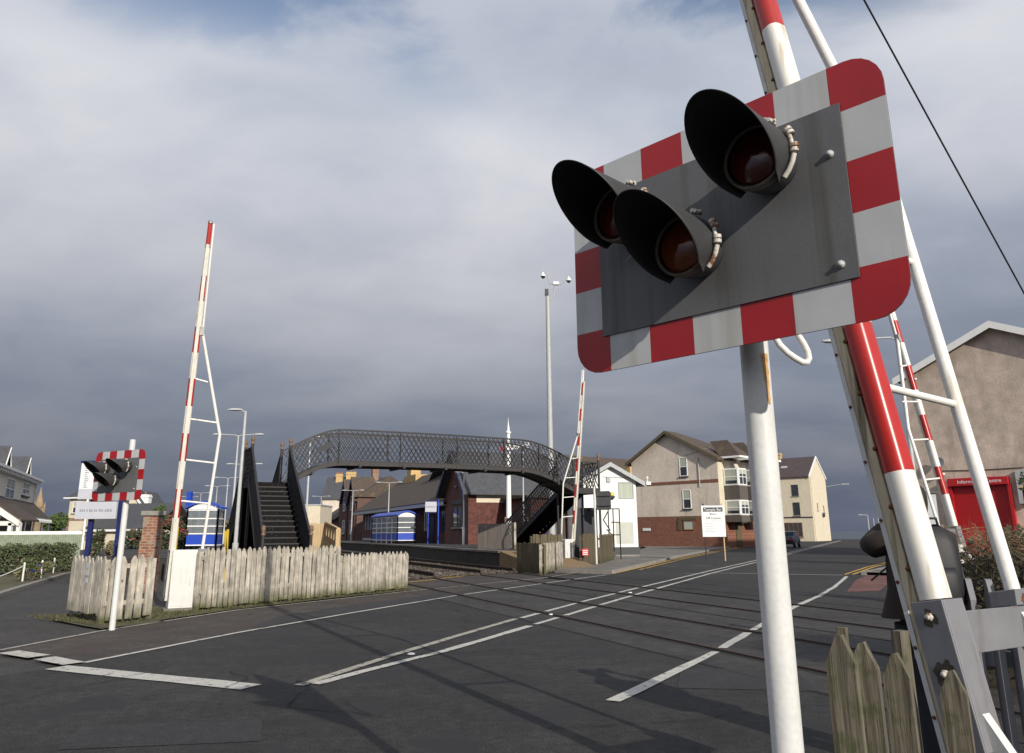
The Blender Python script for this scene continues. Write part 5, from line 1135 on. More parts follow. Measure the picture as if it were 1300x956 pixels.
# ================================================================== STATION
def station():
    n = -NN; al0 = 52.0
    o = R_(19.5, 58.0); L = 34.0; dep = 8.0
    t = thing('station_building', o, 'long dark brick station with brown tiled roof and blue trimmed gable', 'station')
    fz = .7; ev = 3.95; rz = 7.4
    mb = MB(); mb.frame(o, TT, NN, UP, (0, L), (.4, dep), (fz, ev)); mb.build('walls', m_brick, t)
    # main pitched roof, ridge along the track, hipped far end
    mb = MB(); e0 = [o + NN * -.9 + UP * (ev - .15) - TT * .3, o + NN * -.9 + TT * (L + .3) + UP * (ev - .15)]; r0 = [o + NN * (dep / 2) + UP * rz - TT * .3, o + NN * (dep / 2) + TT * (L - 3.0) + UP * rz]; e1_ = [o + NN * (dep + .6) + UP * (ev - .15) - TT * .3, o + NN * (dep + .6) + TT * (L + .3) + UP * (ev - .15)]
    mb.add(e0 + r0 + e1_, [(0, 1, 3, 2), (2, 3, 5, 4), (1, 5, 3), (0, 2, 4)]); mb.build('roof', m_tile, t)
    mb = MB(); mb.frame(o, TT, n, UP, (-.35, L + .3), (.85, .93), (ev - .38, ev - .10)); mb.frame(o, TT, n, UP, (-.35, L + .3), (.0, .85), (ev - .38, ev - .34)); mb.build('canopy_fascia', m_bargegrey, t)
    mb = MB(); mb.frame(o, TT, n, UP, (-.3, L + .2), (.86, .96), (ev - .09, ev - .02)); mb.build('gutter', m_navy, t)
    # barred waiting window and doors
    f0 = o + NN * .4
    mb = MB(); mb.frame(f0, TT, n, UP, (L - 13, L - 1.5), (0, .04), (1.9, 3.4)); mb.build('window', m_navy, t)
    mb = MB()
    for i in range(9): mb.frame(f0, TT, n, UP, (L - 12.8 + i * 1.35, L - 12.55 + i * 1.35), (.04, .10), (1.85, 3.45))
    mb.build('mullion', m_signg, t)
    mb = MB(); mb.frame(f0, TT, n, UP, (L - 13, L - .3), (0, .05), (.75, 1.0)); mb.build('bench_board', m_bargegrey, t)
    for x in (3.0, 8.0, 12.5): window(t, f0 + TT * x + UP * 1.6, TT, n, 1.2, 1.7, framem=m_navy, sill=False, bars=(2, 2))
    for x in (.9, 6.0): mb = MB(); mb.frame(f0, TT, n, UP, (x, x + 1.1), (0, .05), (.7, 2.9)); mb.build('door', m_navy, t)
    # central chimney with tall stack on the ridge
    c = o + NN * (dep / 2) + TT * (L - 8.5); mb = MB(); mb.frame(c, TT, NN, UP, (-.8, .8), (-.55, .55), (rz - 1.2, rz + 1.25)); mb.build('chimney', m_chim, t)
    mb = MB(); mb.frame(c, TT, NN, UP, (-3.2, 1.6), (-.7, .7), (rz - 1.6, rz + .18)); mb.build('chimney_base', m_chim, t)
    mb = MB(); mb.lathe(c + UP * (rz + 1.25), [(.18, 0), (.14, .5), (.2, .55)], 10); mb.build('chimney_pot', m_hoodgrey, t)
    # projecting gable
    gw = 5.2; g0 = o - TT * gw; gt = thing('station_gable', g0, 'dark brick station wing with steep blue bargeboards and slit window', 'station')
    ge = 4.7; gr = 7.35; q0 = g0 + n * .6
    mb = MB(); mb.prism([q0 + UP * fz, q0 + TT * gw + UP * fz, q0 + TT * gw + UP * ge, q0 + TT * gw / 2 + UP * gr, q0 + UP * ge], NN * 9); mb.build('walls', m_brick, gt)
    mb = MB(); mb.frame(q0, NN, -TT, UP, (.02, 9), (0, .02), (0, ge - .05)); mb.build('side_wall', m_brick2, gt)
    mb = MB(); mb.frame(q0, NN, -TT, UP, (.6, 6.0), (.02, .05), (3.6, ge - .05)); mb.build('side_render', m_creamr, gt)
    sl_ = (gr - ge) / (gw / 2); mb = MB(); bg = MB()
    for x0 in (-.6, gw + .6):
        p0 = q0 + TT * x0 + UP * (ge - sl_ * .6 + .03) + n * .6; p1 = q0 + TT * gw / 2 + UP * (gr + .03) + n * .6
        mb.prism([p0, p1, p1 + UP * .12, p0 + UP * .12], NN * 10); bg.prism([p0 + n * .03 + UP * .16, p1 + n * .03 + UP * .16, p1 + n * .03 - UP * .22, p0 + n * .03 - UP * .22], NN * .028)
    mb.build('roof', m_slate, gt); bg.build('bargeboard', m_navy, gt)
    window(gt, q0 + TT * (gw / 2 - .18) + UP * 4.9, TT, n, .36, 1.2, framem=m_brickbr, sill=True, fr=.05); window(gt, q0 + TT * 1.2 + UP * 1.9, TT, n, 2.2, 1.5, framem=m_hoodgrey, bars=(2, 1))
    mb = MB(); mb.frame(q0, TT, n, UP, (.9, 3.7), (0, .06), (3.55, 3.9)); mb.build('lintel', m_hoodgrey, gt)
    # brick wall facing the crossing gets the same brick; poster boards
    # low annexe to the right
    an = thing('station_annexe', g0 + NN * 3, 'low brick annexe with arched cream door right of the station gable', 'station')
    a0 = g0 + NN * 2.2 - TT * 4.6
    mb = MB(); mb.frame(a0, TT, NN, UP, (0, 4.5), (0, 6.5), (0, 3.75)); mb.build('walls', m_brick2, an)
    mb = MB(); mb.frame(a0, TT, NN, UP, (-.3, 4.4), (-.4, 6.8), (3.76, 3.92)); mb.build('roof', m_tile, an)
    fb = -TT
    mb = MB(); pts = [a0 + NN * 1.4 + UP * fz, a0 + NN * 2.5 + UP * fz]
    pts += [a0 + NN * (1.95 + .55 * cos(radians(x))) + UP * (2.7 + .55 * sin(radians(x))) for x in range(0, 181, 20)]
    mb.prism(pts, fb * .08); mb.build('door', m_creamr, an)
    mb = MB(); mb.frame(a0, NN, fb, UP, (.2, 1.2), (0, .05), (.9, 2.8)); mb.build('poster_panel', m_navy, an)
    mb = MB(); mb.frame(a0, NN, fb, UP, (.45, .85), (.05, .07), (1.2, 1.7)); mb.build('notice', mat('pink_notice', (.6, .25, .25), .7, .1), an)
station()
# two storey station house further along
def stationhouse():
    n = -NN; o = R_(20.3, 97.5); t = thing('station_house', o, 'two storey dark brick station house with blue gables beyond the canopy', 'house')
    fz = .7
    mb = MB(); mb.frame(o, TT, NN, UP, (0, 12), (0, 8), (fz, 6.0)); mb.build('walls', m_brick, t)
    mb = MB(); e = [o + UP * 5.9 + n * .3 - TT * .3, o + UP * 5.9 + n * .3 + TT * 12.3, o + NN * 4 + UP * 8.6 - TT * .3, o + NN * 4 + UP * 8.6 + TT * 12.3, o + NN * 8.3 + UP * 5.9 - TT * .3, o + NN * 8.3 + UP * 5.9 + TT * 12.3]
    mb.add(e, [(0, 1, 3, 2), (2, 3, 5, 4), (1, 5, 3), (0, 2, 4)]); mb.build('roof', m_tile, t)
    for k, x in enumerate((.6, 5.6)):
        g = o + TT * x + n * .15; mb = MB(); mb.prism([g + UP * fz, g + TT * 3.6 + UP * fz, g + TT * 3.6 + UP * 6.0, g + TT * 1.8 + UP * 8.3, g + UP * 6.0], NN * .4); mb.build('gable', m_brick, t)
        bg = MB(); gr_ = MB()
        for x0 in (-.5, 4.1):
            p0 = g + TT * x0 + UP * 5.4 + n * .3; p1 = g + TT * 1.8 + UP * 8.45 + n * .3; bg.prism([p0, p1, p1 - UP * .45, p0 - UP * .45], NN * .08)
            gr_.prism([p0, p1, p1 + UP * .1, p0 + UP * .1], NN * 3)
        bg.build('bargeboard', m_navy, t); gr_.build('gable_roof', m_tile, t)
        for z0 in (1.5, 4.4): window(t, g + TT * 1.1 + UP * z0, TT, n, 1.4, 1.7, bars=(1, 2))
    mb = MB(); mb.frame(o + TT * 4.8 + NN * 3.2, TT, NN, UP, (-.4, .4), (-.4, .4), (7.4, 9.9)); mb.build('chimney', m_brickor, t)
    lw = thing('station_outbuilding', o + TT * 12, 'low dark brick outbuilding at the far end of the platform', 'outbuilding'); p = o + TT * 12.1
    mb = MB(); mb.prism([p + UP * fz, p + NN * 5 + UP * fz, p + NN * 5 + UP * 3.6, p + NN * 2.5 + UP * 5.4, p + UP * 3.6], TT * 11); mb.build('walls', m_brick, lw)
    mb = MB()
    for x0 in (-.5, 5.5):
        p0 = p + NN * x0 + UP * 3.35; p1 = p + NN * 2.5 + UP * 5.45; mb.prism([p0, p1, p1 + UP * .12, p0 + UP * .12], TT * 11.6)
    mb.build('roof', m_tile, lw)
    for x in (2, 5.5, 8.5): window(lw, p + TT * x + UP * 1.5, TT, n, 1.0, 1.4, framem=m_navy)
stationhouse()
# houses behind the station
def backhouses():
    o = P(408, 660, 126); o.z = 0; a = Vector((0, 1, 0)); b = Vector((1, 0, 0))
    t, rf = gable_house('terraced_house', o, a, b, 7, 8.6, P(430, 633, 126).z, P(430, 606.5, 129).z, 'grey slated house with two yellow chimneys behind the station', m_render, m_slate, ov=.2)
    for k, (px, y0) in enumerate(((431, 602), (446, 599.5))):
        p = P(px, y0, 129); chimney(t, Vector((p.x, p.y, 0)), 1.1 if k == 0 else 1.6, .8, 8.0, p.z, m_chim, az(80), 5, cap=True)
    mb = MB(); p = o + a * 3.5 - b * .05 + UP * 7.8
    q = P(436, 638, 118); t2, _ = gable_house('small_house', Vector((q.x, q.y, 0)), az(80), az(-10), 5.5, 5, 6.0, 7.6, 'white rendered upper wall glimpsed above the station house', m_whiter, m_slate, ov=.15)
    q = P(470, 650, 118); t3, _ = gable_house('terraced_house', Vector((q.x, q.y, 0)), az(-23), az(67), 7, 12, 5.4, 8.2, 'brown roofed house behind the station roof ridge', m_brick, m_tile, ov=.3)
    # slate roofed cream house right of the gable
    q = P(629, 655, 72); o = Vector((q.x, q.y, 0)); a = az(67); b = az(-23)
    t4 = thing('rendered_house', o, 'cream house under a broad slate roof seen below the footbridge', 'house')
    ev = P(640, 618, 72).z; rz = P(640, 596, 76).z + .6
    mb = MB(); mb.frame(o, a, b, UP, (-1.2, 4.2), (0, 7), (0, ev)); mb.build('walls', m_creamr, t4)
    mb = MB(); mb.prism([o - a * 4.5 + UP * (ev - .05) - b * .3, o + a * 5.2 + UP * (ev - .05) - b * .3, o + a * 4.4 + UP * rz + b * 3.5, o - a * 4.5 + UP * rz + b * 3.5], UP * .15)
    mb.prism([o - a * 4.5 + UP * rz + b * 3.5, o + a * 4.4 + UP * rz + b * 3.5, o + a * 5.2 + UP * ev + b * 7.3, o - a * 4.5 + UP * ev + b * 7.3], UP * .15); mb.build('roof', m_slate, t4)
    window(t4, o + a * .2 + UP * (ev - 1.6), a, -b, 1.2, 1.2)
    # yellow gabled house
    q = P(655, 664, 84); o = Vector((q.x, q.y, 0)); a = az(85); b = az(-5); ev = P(655, 636, 84).z; rz = P(668, 619, 84).z
    t5, _ = gable_house('rendered_house', o, a, b, 3.6, 8, ev, rz, 'ochre rendered gable behind the footbridge stairs', mat('ochre_render', (.42, .33, .17), .9, .1), m_slate, ov=.2)
    window(t5, o + a * 1.2 + UP * (ev - 1.2), a, -b, .8, 1.1)
    q = P(684, 668, 80); t6, _ = gable_house('rendered_house', Vector((q.x, q.y, 0)), az(80), az(-10), 2.8, 6, P(684, 655, 80).z, P(690, 647, 80).z, 'small cream lean house right of the ochre gable', m_creamr, m_slate, ov=.15)
    q = P(786, 640, 112); t7, _ = gable_house('terraced_house', Vector((q.x - 3, q.y, 0)), az(-35), az(55), 9, 12, P(800, 610, 112).z, P(800, 591, 112).z + 1.6, 'brown roofed house just showing behind the white cabin', m_render, m_tile, ov=.3)
    chimney(t7, Vector((q.x + 2.2, q.y + 2, 0)), 1.2, .8, 8, P(792, 588, 112).z, m_chim, az(55), 3)
backhouses()

# --- platform shelters
def shelter(name, o, a, b, L1, dep, z0, h, label, arch=True, bays=5):
    t = thing(name, o, label, 'shelter'); n = -b
    fr_ = MB(); pn = MB(); gl = MB()
    def side(p, d, ln, k):
        for i in range(k + 1): fr_.bar(p + d * ln * i / k + UP * z0, p + d * ln * i / k + UP * (z0 + h), .07)
        for z in (.25, .85, 1.25, 1.65, h - .05): fr_.bar(p + UP * (z0 + z), p + d * ln + UP * (z0 + z), .06, .06)
        s_ = Vector((d.y, -d.x, 0)); pn.frame(p, d, s_, UP, (.04, ln - .04), (-.015, .015), (z0 + .28, z0 + .8)); gl.frame(p, d, s_, UP, (.04, ln - .04), (-.006, .006), (z0 + .88, z0 + h - .1))
    side(o, a, L1, bays); side(o + b * dep, a, L1, bays); side(o, b, dep, 1); side(o + a * L1, b, dep, 1)
    fr_.build('frame', m_whiteclean, t); pn.build('kick_panel', m_blue, t)
    g = mat('shelter_glass', (.25, .28, .30), .1, .15, 2, 0, spec=.6)
    nt = g.node_tree; bs = nt.nodes['Principled BSDF']; bs.inputs['Alpha'].default_value = .45
    gl.build('glazing', g, t)
    rf = MB(); N = 8
    ln, wd, d1, d2 = (L1, dep, a, b) if arch == 'long' else (dep, L1, b, a)
    for i in range(N):
        q0, q1 = i / N, (i + 1) / N; z_ = lambda q: z0 + h + .02 + .32 * sin(pi * q); 
        p0 = o + d2 * (-.15 + (wd + .3) * q0) - d1 * .15 + UP * z_(q0); p1 = o + d2 * (-.15 + (wd + .3) * q1) - d1 * .15 + UP * z_(q1)
        rf.prism([p0, p1, p1 + UP * .10, p0 + UP * .10], d1 * (ln + .3))
    rf.build('roof', m_blue, t)
    mb = MB()
    for i in range(N):
        q0, q1 = i / N, (i + 1) / N
        p0 = o + d2 * (wd * q0) + UP * (z0 + h); p1 = o + d2 * (wd * q1) + UP * (z0 + h); mb.prism([p0, p1, p1 + UP * (.32 * sin(pi * q1) + .0), p0 + UP * (.32 * sin(pi * q0) + .001)], d1 * .03)
    mb.build('end_panel', m_signw, t)
    mb = MB(); mb.frame(o + b * dep * .7 + a * .4, a, b, UP, (0, L1 - .8), (-.15, .15), (z0 + .42, z0 + .48)); mb.build('bench', m_galv, t)
    return t
c = P(235, 689, 43); so_ = Vector((c.x, c.y, 0)); a_ = az(82)
shelter('platform_shelter', so_, a_, az(-8), 1.6, 1.3, .7, 2.15, 'white framed shelter with curved blue roof on the left platform', bays=1)
mb = MB(); p = P(241, 629, 46); mb.box((p.x, p.y, 3.55), (.25, .3, .8)); tag(mb.build('blue_box', m_blue, None, (p.x, p.y, 3.2)), 'small blue upright box above the left shelter roof', 'box')
c = R_(16.3, 62.3)
shelter('platform_shelter', Vector((c.x, c.y, 0)), TT, NN, 9.0, 1.5, .7, 2.15, 'long white and blue glazed shelter before the station canopy', arch='long', bays=5)
def namesign():
    p = R_(15.6, 57.5); a = az(80); n = Vector((a.y, -a.x, 0)); 
    if n.y > 0: n = -n
    Y = 56; l_ = P(543, 687, Y); r_2 = P(556, 687, Y); t = thing('station_sign', (l_.x, l_.y, .7), 'blue posted station name board in front of the shelter', 'sign')
    for q, top in ((l_, 650), (r_2, 635)):
        mb = MB(); mb.tube([Vector((q.x, q.y, .7)), Vector((q.x, q.y, P(550, top, Y).z))], .05, 8); mb.build('post', m_blue, t)
    a0 = P(540, 650, Y); a1 = P(554.5, 637, Y); mb = MB(); mb.frame(Vector((a0.x, Y - .07, 0)), Vector((1, 0, 0)), Vector((0, -1, 0)), UP, (0, a1.x - a0.x), (0, .05), (a0.z, a1.z)); mb.build('board', m_signg, t)
    mb = MB(); mb.frame(Vector((a0.x, Y - .07, 0)), Vector((1, 0, 0)), Vector((0, -1, 0)), UP, (0, a1.x - a0.x), (-.04, -.005), (a0.z - .08, a1.z + .08)); mb.build('frame', m_navy, t)
    textmesh('Castlerock', .15, Vector(((a0.x + a1.x) / 2, Y - .123, (a0.z + a1.z) / 2)), Vector((1, 0, 0)), UP, m_navy, t)
namesign()
# ramp barrier in new timber and white container between the platforms
def timber():
    Y = 31.5; t = thing('timber_ramp_fence', P(400, 690, Y), 'new pale timber fence panels beside the footbridge steps', 'fence')
    b0 = P(382, 697, 33); b1 = P(414, 697, 33); mb = MB(); N = 12
    for i in range(N):
        k = i / N; p = b0.lerp(b1, k); p.z = 0; h_ = P(390, 664, 33).z + random.uniform(-.02, .02); mb.prism([p + UP * .1, p + Vector((.074, 0, .1)), p + Vector((.074, 0, h_ - .05)), p + Vector((.037, 0, h_)), p + Vector((0, 0, h_ - .05))], Vector((0, .03, 0)))
    mb.build('boards', m_woodnew, t)
    mb = MB(); a, b = P(414, 663, 33), P(430, 671.5, 30.5); mb.bar(a, b, .12, .06); mb.bar(Vector((b.x, b.y, 0)), b, .16); mb.bar(P(415, 680, 33), P(430, 690, 30.5), .1, .04); 
    for k in range(5): q = Vector(a).lerp(b, k / 5); mb.bar(Vector((q.x, q.y, 0)), q - UP * .05, .1, .03)
    mb.build('handrail', m_woodnew, t)
    mb = MB(); mb.bar(P(383, 680, 30), P(397, 690, 29.2), .1, .05); mb.bar(P(383, 688, 30), P(393, 696, 29.4), .1, .05); mb.build('sloping_rail', m_woodnew, t)
timber()
a_, b_ = P(384, 642, 62), P(407, 642, 62); t = thing('white_container', (a_.x, 62, .7), 'cream portable cabin beyond the timber fence', 'cabin')
mb = MB(); mb.frame(Vector((a_.x, 62, 0)), Vector((1, 0, 0)), Vector((0, 1, 0)), UP, (0, b_.x - a_.x), (0, 4), (.7, a_.z)); mb.build('body', m_creamr, t); mb = MB(); mb.frame(Vector((a_.x, 62, 0)), Vector((1, 0, 0)), Vector((0, 1, 0)), UP, (-.05, b_.x - a_.x + .05), (-.05, 4.05), (a_.z, a_.z + .1)); mb.build('roof', m_bargegrey, t)
# yellow marker posts near the left platform
for k, (px, y0, y1, Y, tilt, lb) in enumerate(((222, 668, 700, 26, .1, 'yellow plastic marker leaning by the flowering bush'), (288, 672, 700, 26, .04, 'yellow marker boards by the lamp column foot'), (291, 674, 700, 26, -.12, 'thin yellow marker crossing its neighbour at the lamp foot'))):
    a_, b_ = P(px + tilt * 40, y0, Y), P(px, y1, Y); b_.z = 0; mb = MB(); mb.bar(b_, a_, .07, .04); tag(mb.build('marker_post', m_yelpost, None, b_), lb, 'marker')
mb = MB(); a_, b_ = P(221, 665, 25.5), P(217, 700, 25.5); b_.z = 0; mb.tube([b_, a_], .045, 10); tag(mb.build('marker_post', m_whiteclean, None, b_), 'short white post beside the yellow marker and bush', 'post')

# ================================================================== LEFT SIDE
def left_signs():
    Y = 17.2; t = thing('notice_board', P(107, 720, Y), 'pale notice board on two dark blue posts behind the left fence', 'sign')
    d = Vector((1, -.06, 0)).normalized(); n = Vector((-.06, -1, 0)).normalized()
    for px in (107.5, 144.5):
        a = P(px + 4, 655, Y + .05); b = P(px, 720, Y + .05); b.z = 0; a.x = b.x; top = P(px, 592, Y).z if px > 120 else P(px, 600, Y).z
        mb = MB(); mb.frame(Vector((b.x, Y + .05, 0)), Vector((1, 0, 0)), Vector((0, 1, 0)), UP, (-.05, .05), (0, .08), (0, top)); mb.build('post', m_navy, t)
    a0, a1 = P(96, 659, Y), P(152, 637, Y); mb = MB(); mb.frame(Vector((a0.x, Y, 0)), d, n, UP, (0, a1.x - a0.x), (0, .05), (a0.z, a1.z)); mb.build('lower_board', m_signg, t)
    o = Vector((a0.x, Y, 0)); mb = MB()
    random.seed(9); x = .10
    while x < a1.x - a0.x - .1:
        w_ = random.uniform(.025, .05); mb.frame(o, d, n, UP, (x, x + w_), (.051, .053), ((a0.z + a1.z) / 2 - .03, (a0.z + a1.z) / 2 + random.choice((.02, .022, .03)))); x += w_ + random.choice((.012, .012, .03))
    mb.build('text_line', m_inkl, t)
    b0, b1 = P(100, 634, Y), P(140, 588, Y); mb = MB(); mb.frame(Vector((b0.x, Y, 0)), d, n, UP, (0, b1.x - b0.x + .25), (0, .05), (b0.z, b1.z)); ub = mb.build('upper_board', m_signw, t)
    mb = MB(); mb.frame(Vector((b0.x, Y, 0)), d, n, UP, (.0, b1.x - b0.x + .25), (.051, .053), (b0.z, b0.z + .22)); mb.build('lower_panel', m_signg, t)
    mb = MB(); mb.frame(Vector((b0.x, Y, 0)), d, n, UP, (-.02, b1.x - b0.x + .27), (-.01, .06), (b1.z + .002, b1.z + .05)); mb.build('top_trim', m_navy, t)
    mb = MB()
    for cx_ in (.10, .42):
        for k in range(11): mb.frame(Vector((b0.x, Y, 0)), d, n, UP, (cx_, cx_ + random.uniform(.05, .1)), (.051, .053), (b1.z - .08 - k * .045, b1.z - .062 - k * .045))
    mb.build('text_line', m_inkl, t)
left_signs()
def foliage(name, c, rad, n, leaf, mt, label, cat='bush', trunk=None, seedv=1, second=None, frac=.2, clumps=9):
    random.seed(seedv); c = Vector(c); t = thing(name, (c.x, c.y, 0), label, cat)
    cl = [(Vector((random.gauss(0, .38), random.gauss(0, .38), random.uniform(-.6, .75))), random.uniform(.3, .55)) for _ in range(clumps)]
    mb = MB(); mb2 = MB()
    for i in range(n):
        cc_, r = random.choice(cl); d = Vector((random.gauss(0, 1), random.gauss(0, 1), random.gauss(0, 1))).normalized() * r * random.random() ** .35
        q = cc_ + d; p = c + Vector((q.x * rad[0], q.y * rad[1], q.z * rad[2]))
        a = Vector((random.gauss(0, 1), random.gauss(0, 1), random.gauss(0, 1))).normalized(); b = a.orthogonal().normalized(); s_ = leaf * random.uniform(.5, 1.3)
        (mb2 if second and random.random() < frac else mb).add([p - a * s_, p + b * s_ * .5, p + a * s_, p - b * s_ * .5], [(0, 1, 2, 3)])
    mb.build('crown', mt, t)
    if second: mb2.build('flowers', second, t)
    mb = MB()
    for k in range(5):
        q = c + Vector((random.uniform(-.4, .4) * rad[0], random.uniform(-.4, .4) * rad[1], 0)); mb.tube([Vector((c.x, c.y, 0)), Vector(((c.x + q.x) / 2, (c.y + q.y) / 2, max(.1, c.z - rad[2] * .5))), q], [.05 * rad[0] + .02, .03, .01], 6)
    mb.build('trunk', m_tree, t); return t
foliage('flowering_bush', P(223, 668, 34) , (.5, .5, .55), 1900, .06, m_leafd, 'red flowered bush behind the brick pier', seedv=2, second=m_leafr, frac=.33)
foliage('round_bush', P(203, 656, 60), (.8, .8, .8), 1800, .10, m_leaf, 'green tree top between the brick pier and left shelter', 'tree', seedv=3)
foliage('garden_bush', P(66, 668, 62), (1.3, 1.1, .95), 3000, .11, m_leaf, 'rounded green garden tree beside the church spire', 'tree', seedv=4)
foliage('garden_shrub', P(123, 690, 33), (.42, .45, .5), 1500, .06, m_leafd, 'yellow green garden shrub behind the blue sign posts', seedv=5, second=m_dry, frac=.2)
foliage('garden_shrub', P(141, 697, 30), (.28, .3, .35), 1000, .05, m_dry, 'dry looking shrub right of the garden shrub', seedv=6, second=m_leaf, frac=.3)
foliage('hedgerow', P(286, 676, 90), (4.5, 3, 1.6), 4200, .2, m_leafd, 'dark hedgerow behind the left platform lamps', 'hedge', seedv=7, second=m_dry, frac=.25)
foliage('hedgerow', P(203, 682, 48), (3.4, 2, 1.2), 3200, .13, m_leafd, 'dark low hedge behind the flowering bush', 'hedge', seedv=8, second=m_leafr, frac=.08)
foliage('garden_shrub', P(42, 722, 27), (.55, .5, .35), 1200, .05, m_leaf, 'low yellow green plant above the blue pot', seedv=11, second=m_dry, frac=.3)
def hedge_wall(a, b, z0, z1, dep, n, leaf, mt, label, name='hedge', cat='hedge', seedv=1, second=None, frac=.2):
    random.seed(seedv); a = Vector(a); b = Vector(b); a.z = b.z = 0; d = (b - a); s_ = Vector((-d.y, d.x, 0)).normalized(); t = thing(name, a, label, cat); mb = MB(); mb2 = MB()
    for i in range(n):
        k = random.random(); top = z1 * (1 + .05 * sin(k * 23) + .04 * sin(k * 61)); p = a + d * k + s_ * random.uniform(-dep, dep) + UP * (z0 + (top - z0) * random.random() ** .8)
        aa = Vector((random.gauss(0, 1), random.gauss(0, 1), random.gauss(0, 1))).normalized(); bb = aa.orthogonal().normalized(); q = leaf * random.uniform(.5, 1.3)
        (mb2 if second and random.random() < frac else mb).add([p - aa * q, p + bb * q * .5, p + aa * q, p - bb * q * .5], [(0, 1, 2, 3)])
    mb.build('foliage', mt, t)
    if second: mb2.build('dry_leaves', second, t)
    mb = MB()
    for k in range(6): p = a + d * ((k + .5) / 6); mb.tube([p, p + UP * z1 * .7], [.03, .012], 6)
    mb.build('stems', m_tree, t)
    return t
hedge_wall(P(-30, 715, 30), P(92, 700, 34), .1, 1.15, .35, 9000, .055, mat('grey_green_leaf', (.075, .085, .045), .9, .4, 4), 'dense grey green garden hedge under the white rail', seedv=9, second=m_leaf, frac=.3)
a_, b_ = P(-20, 682, 35.5), P(104, 676, 37)
t = thing('garden_fence', (a_.x, a_.y, 0), 'white garden fence running behind the hedge on the left', 'fence'); mb = MB(); a_.z = b_.z = 1.62
mb.bar(a_, b_, .05, .16); mb.bar(a_ - UP * .5, b_ - UP * .5, .05, .12); mb.build('rail', m_whiteclean, t); mb = MB()
for k in range(46): q = a_.lerp(b_, k / 45); mb.frame(Vector((q.x, q.y - .05, 0)), Vector((1, 0, 0)), Vector((0, 1, 0)), UP, (-.045, .045), (0, .02), (.3, 1.56))
mb.build('pales', mat('green_grey_pale', (.26, .30, .22), .8, .15), t)
# chained white posts
cps = [(28, 740, 716), (51, 736, 713), (67, 729, 710), (79, 726.5, 707)]
prev = G(-12, 748) + Vector((.2, 0, .5)); pp = []
for k, (px, by, ty) in enumerate(cps):
    g_ = G(px, by); top = P(px, ty, g_.y); top.x = g_.x; mb = MB(); mb.tube([g_, Vector((g_.x, g_.y, top.z))], .03, 10); mb.lathe(Vector((g_.x, g_.y, top.z)), [(.035, 0), (.035, .03), (0, .06)], 10)
    tag(mb.build('chain_post', m_chain, None, g_), 'slim white chain post at the edge of the lawn, ' + ('nearest the picture edge', 'second from the picture edge', 'third from the picture edge', 'nearest the picket fence')[k], 'post', 'white chain posts'); pp.append(Vector((g_.x, g_.y, top.z - .05)))
for k, (a_, b_) in enumerate(zip([Vector((-15.6, 20.2, .5))] + pp, pp)):
    mb = MB(); pts = [a_.lerp(b_, i / 12) - UP * .38 * 4 * (i / 12) * (1 - i / 12) * (1.0 if k < 2 else .8) for i in range(13)]; mb.tube(pts, .016, 6)
    tag(mb.build('chain', m_chain, None, a_), 'white plastic chain sagging between lawn posts, ' + ('reaching out of the picture', 'left of the blue pot', 'passing the blue pot', 'closest to the picket fence')[k], 'chain', 'white chains between the posts')
c = G(45, 731) + Vector((0, 0, .05)); t = thing('flower_pot', c, 'round blue plastic pot on the lawn behind the chain', 'pot'); mb = MB(); mb.lathe(c, [(.15, 0), (.24, .12), (.27, .25), (.25, .37), (.2, .37)], 18); mb.build('pot', m_bluepot, t); mb = MB(); mb.lathe(c, [(.19, .36), (0, .38)], 14); mb.build('soil', m_dirt, t)
# brick pier
c = P(191, 700, 22); t = thing('brick_pier', (c.x, c.y, 0), 'weathered brick pier with stone cap behind the left barrier', 'pier'); zt = P(191, 655, 22).z
d = az(70); mb = MB(); mb.frame(Vector((c.x, c.y, 0)), d, UP.cross(d), UP, (-.24, .24), (-.24, .24), (0, zt)); mb.build('shaft', m_brickor, t); mb = MB(); mb.frame(Vector((c.x, c.y, 0)), d, UP.cross(d), UP, (-.31, .31), (-.31, .31), (zt, zt + .13)); bevel(mb.build('cap', m_kerb, t), .02)
mb = MB(); mb.frame(Vector((c.x + .15, c.y - .3, 0)), d, UP.cross(d), UP, (-.30, .22), (-.1, .1), (0, 1.35)); mb.build('buttress', m_brickor, t)
